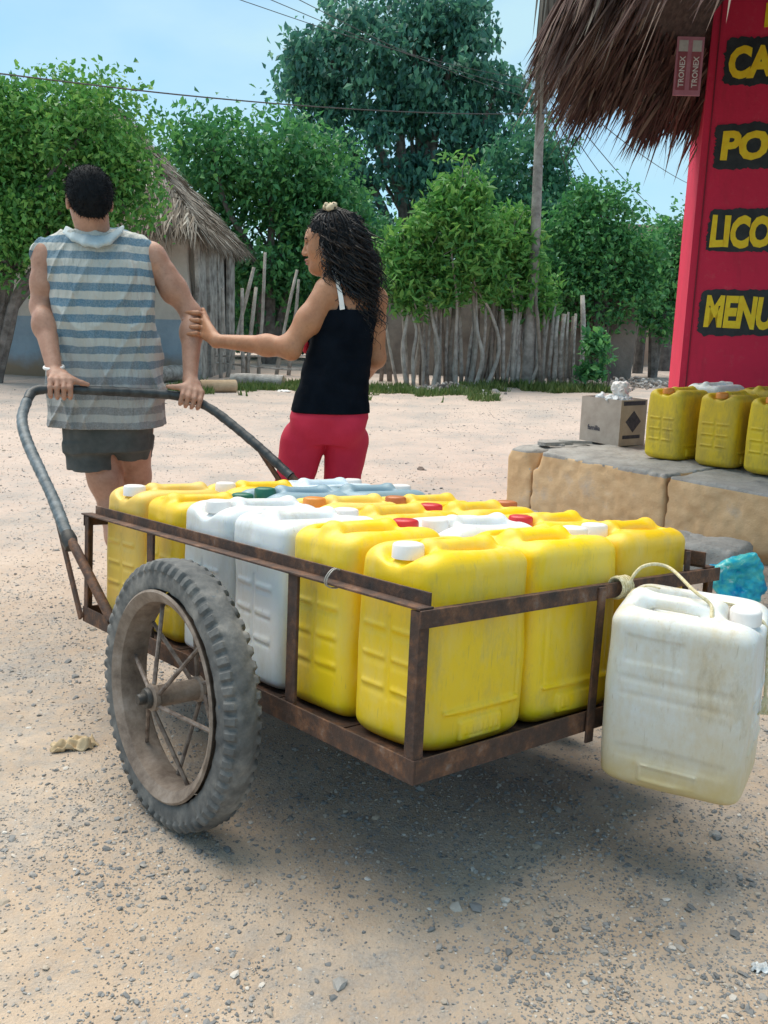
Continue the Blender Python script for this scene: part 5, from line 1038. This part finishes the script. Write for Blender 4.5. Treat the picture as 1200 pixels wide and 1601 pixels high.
wh = frame((-.99, .10, -.05)); hw = G(515, 384, wY); wL = head(s, hw, wh, .94)
lsh, lel, lwr = G(512, 458, wY-.05), G(452, 543, wY-.10), G(338, 533, 3.63)
s.cap(lsh, lsh*.5+lel*.5, .053, .046, .03); s.cap(lsh*.5+lel*.5, lel, .046, .039, .03); s.cap(lel, lel*.7+lwr*.3, .038, .038, .03); s.cap(lel*.7+lwr*.3, lwr, .037, .025, .03); s.ell(lel+A([.01, 0, -.012]), (.034, .034, .034), k=.02)
# hand round the man's forearm
fk = [(316, 492), (317, 503), (316, 513), (313, 523)]; fm = [(301, 489), (300, 501), (300, 511.5), (300, 522)]; ft = [(288, 489), (286, 501), (286, 512), (288, 523)]
fa = lambda y: rel+(rwr-rel)*np.clip((y-492)/102, 0, 1)
for i in range(4):
    yc = fk[i][1]; fY = fa(yc)[1]-.047
    k1, k2, k3, k4 = G(*fk[i], fY+.020), G((fk[i][0]+fm[i][0])/2, (fk[i][1]+fm[i][1])/2-1, fY-.009), G(*fm[i], fY-.010), G(*ft[i], fY+.010)
    s.cap(lwr, k1, .022, .0125, .012); s.cap(k1, k2, .0105, .0098, .004); s.cap(k2, k3, .0098, .0090, .004); s.cap(k3, k4, .0088, .0072, .004)
tY = fa(505)[1]; s.cap(G(330, 520, tY-.02), G(322, 498, tY+.0), .015, .012, .01); s.cap(G(322, 498, tY+.0), G(317, 484, tY+.02), .0115, .009, .006)
# far arm
rsh, rel_, rwr_ = G(586, 470, wY+.05), G(587, 560, wY+.10), G(560, 600, wY+.30)
s.cap(rsh, rel_, .046, .037, .03); s.cap(rel_, rwr_, .036, .025, .03)
for i in range(4): q = rwr_+A([-.03-.004*i, .045, .022-.015*i]); s.cap(rwr_, q, .022, .012, .01); s.cap(q, q+A([-.03, .02, -.008]), .0095, .0085, .004); s.cap(q+A([-.03, .02, -.008]), q+A([-.045, .0, -.014]), .0085, .0075, .004)
s.cap(rwr_, rwr_+A([.005, .05, .03]), .016, .0105, .01)
for a_ in (wla, wra): foot(s, a_, (-.2, .98, 0), ln=.15)
s.build('body', M['skin_w'], wo, wb_)
# black top
s = SDF((-.45, 3.38, .70), (.06, 3.84, 1.42), .0045)
s.loft([rw(650, 452, 578, .128), rw(610, 465, 577, .112), rw(560, 476, 581, .104), rw(510, 490, 586, .107), rw(484, 494, 590, .104)], wr_, 2.25, .02)
s.ell(G(492, 520, wY+.09), (.07, .07, .08), k=.03); s.ell(G(560, 520, wY+.10), (.07, .06, .08), k=.03)
s.cap(G(535, 482, 3.52), G(548, 440, 3.60), .02, .018, .01); s.cap(G(575, 470, 3.56), G(568, 440, 3.62), .02, .018, .01)
s.cap(G(503, 470, wY-.06), G(478, 505, wY-.08), .050, .046, .012, True); s.cap(G(520, 452, 3.47), G(500, 482, 3.44), .045, .04, .015, True)
s.mod(lambda X, Y, Z: .004*vnoise(X*14, Y*14, Z*22)+.002*vnoise(X*30, Y*30, Z*50), .02)
s.box((-.2, 3.6, .62), (.5, .5, G(515, 648, 3.49)[2]-.62), .001, sub=True)
M['blackcloth'] = simple('black_jersey', (.002, .004, .008), (.005, .008, .014), 10, .95, .3, 200); M['blackcloth'].node_tree.nodes['Principled BSDF'].inputs['Specular IOR Level'].default_value = .1; s.build('top', M['blackcloth'], wo, wb_)
s = SDF((-.52, 3.35, .12), (.06, 3.9, .86), .0045); s.loft([(r_[0], r_[1], r_[2], r_[3]+.006, r_[4]+.006) for r_ in tors[:3]], wr_, 2.2, .03); legs(s, .006)
s.box((-.3, 3.6, .06), (.5, .5, .10), .001, sub=True); s.mod(lambda X, Y, Z: .0022*vnoise(X*14, Y*14, Z*24), .02); M['redcloth'] = simple('red_leggings', (.55, .010, .045), (.62, .018, .060), 7, .75, .3, 240); s.build('leggings', M['redcloth'], wo, wb_)
c_ = G(479, 540, wY+.06); s = SDF(c_-.07, c_+.07, .004); s.ell(c_, (.022, .04, .036), k=0).noise(.004, 30, 3); s.build('red_cloth_fold', M['redcloth'], wo, wb_)
b = MB(); sp_ = spline([G(520, 418, 3.535), G(527, 440, 3.515), G(532, 462, 3.503), G(535, 484, 3.492)], 6); 
for i in range(len(sp_)-1): b.bar(sp_[i], sp_[i+1], A([1., 0, .2]), A([0, 1., 0]), .0065+.003*i/len(sp_), .004)
b.build('strap', M['cap_white'], wo, origin=wb_)
# hair: scalp mass, then curls
g = np.random.default_rng(9); s = SDF(hw-A([.2, .24, .36]), hw+A([.3, .24, .22]), .005)
s.ell(wL(-.020, 0, .040), A([.106, .089, .092])*.94, wh, 0); s.chain([wL(-.05, 0, .02), wL(-.085, .0, -.06), G(553, 425, wY-.01), G(562, 462, wY-.02)], [.085, .078, .068, .045], .04)
s.ell(wL(.098, 0, -.042), (.084, .14, .088), wh, .012, True)
s.cap(wL(.0, 0, .11), wL(-.035, 0, .118), .026, .026, .03)
s.noise(.012, 22, 4).noise(.006, 55, 6); Vh, Q = s.mesh(); hair_o = link('hair', mesh_from('hair', Vh-wb_, Q), M['hair'], wo)
b = MB(); ns = 1250
for i in range(ns):
    while True:
        p = Vh[g.integers(len(Vh))]; q = (p-hw)@wh.T
        if q[0] < .012 and q[2] < .105: break
    lnm = g.uniform(.06, .165)*(1 if q[2] < .05 else .8); out = unit((p-hw)*A([1, 1, .2])+1e-3); end_x = G(566+g.normal(0, 24), 460, wY)[0] if not (q[1] > .02 and q[0] > -.035 and g.uniform() < .7) else p[0]+.03
    m_ = 15; tt = np.linspace(0, 1, m_); Pn = p[None]+out[None]*(.016*np.sin(tt*pi*.7))[:, None]*g.uniform(.3, 1.5)+A([0, 0, -1.])*(tt*lnm)[:, None]
    Pn[:, 0] += np.clip(end_x-p[0], -.05, .10)*tt**1.3*.75
    Pn[:, 1] += (wY-.05-p[1])*.35*tt
    ra_, ph_ = g.uniform(.006, .019), g.uniform(0, 6.28); fr_ = g.uniform(14, 24)*lnm/.2; grow = np.clip(tt*3, 0, 1)
    Pn[:, 0] += ra_*grow*np.cos(tt*fr_+ph_); Pn[:, 1] += ra_*grow*np.sin(tt*fr_+ph_)
    b.tube(Pn, np.linspace(.0028, .0010, m_)*g.uniform(.5, 1.3), 4, False)
tag(b.build('curls', M['curls'], wo, True, origin=wb_, fix=False), kind='stuff'); b = MB()
for i in range(420):                                              # strands combed back to the scrunchie
    while True:
        p = Vh[g.integers(len(Vh))]; q = (p-hw)@wh.T
        if q[2] > .02 and q[0] > -.10: break
    e_ = wL(-.012, 0, .132); m_ = 12; tt = np.linspace(0, 1, m_); Pn = p+(e_-p)*tt[:, None]; rel0 = Pn-wL(-.03, 0, .04); ln_ = np.linalg.norm(rel0*A([1, 1.08, 1.05]), axis=1)
    Pn = wL(-.03, 0, .04)+rel0*(np.interp(tt, [0, 1], [np.linalg.norm(p-wL(-.03, 0, .04))+.002, np.linalg.norm(e_-wL(-.03, 0, .04))])/np.linalg.norm(rel0, axis=1))[:, None]
    Pn += g.normal(0, .0012, Pn.shape); b.tube(Pn, np.full(m_, .0019)*g.uniform(.6, 1.4), 4, False)
tag(b.build('combed_hair', M['curls'], wo, True, origin=wb_, fix=False), kind='stuff')
b = MB()
for i in range(420):                                              # shorter frizz at temples and top
    p = Vh[g.integers(len(Vh))]; d_ = unit((p-hw)+g.normal(0, .03, 3)); m_ = 8; tt = np.linspace(0, 1, m_); Pn = p[None]+d_[None]*(tt*.03)[:, None]+A([0, 0, -1.])*(tt**2*.04)[:, None]+.006*np.stack([np.cos(tt*9+i), np.sin(tt*9+i), 0*tt], -1); b.tube(Pn, np.linspace(.0016, .0006, m_), 4, False)
tag(b.build('frizz', M['curls'], wo, True, origin=wb_, fix=False), kind='stuff')
sc_ = G(516, 324, wY-.02); s = SDF(sc_-.06, sc_+.06, .003)
for t_ in np.linspace(0, 2*pi, 9, endpoint=False): s.ell(sc_+wh[0]*.017*cos(t_)+wh[1]*.017*sin(t_)+wh[2]*.006*sin(t_*3), (.011, .010, .013), wh, .004)
s.noise(.003, 120, 2); m = NM('leopard_scrunchie'); m.col(m.ramp(m.noise(70, 2), [(.44, (.66, .52, .36)), (.58, (.60, .46, .30)), (.62, (.03, .02, .02))])).p(Roughness=.8); s.build('scrunchie', m.m, hair_o, wb_)
for q in (-1, 1):
    for nm, p_, r_, mt in (('eye', wL(.0755, q*.0385, .0055), (.0095, .0085, .0040), M['hair']), ('eyebrow', wL(.0800, q*.0385, .0265), (.0135, .0165, .0035), M['hair'])):
        s = SDF(p_-.03, p_+.03, .0022); s.ell(p_, r_, wh, 0); s.build(nm, mt, wo, wb_)
s = SDF(wL(.09, 0, -.06)-.04, wL(.09, 0, -.06)+.04, .0025); s.ell(wL(.0915, 0, -.0545), (.0122, .0235, .0062), wh, 0); s.ell(wL(.0885, 0, -.0675), (.0128, .0200, .0068), wh, .002); s.build('lips', simple('lips', (.30, .085, .075), (.36, .11, .09), 30, .45), wo, wb_)
sandal(wo, wla, (-.2, .98, 0), wb_, M['sandal']); sandal(wo, wra, (-.2, .98, 0), wb_, M['sandal'])
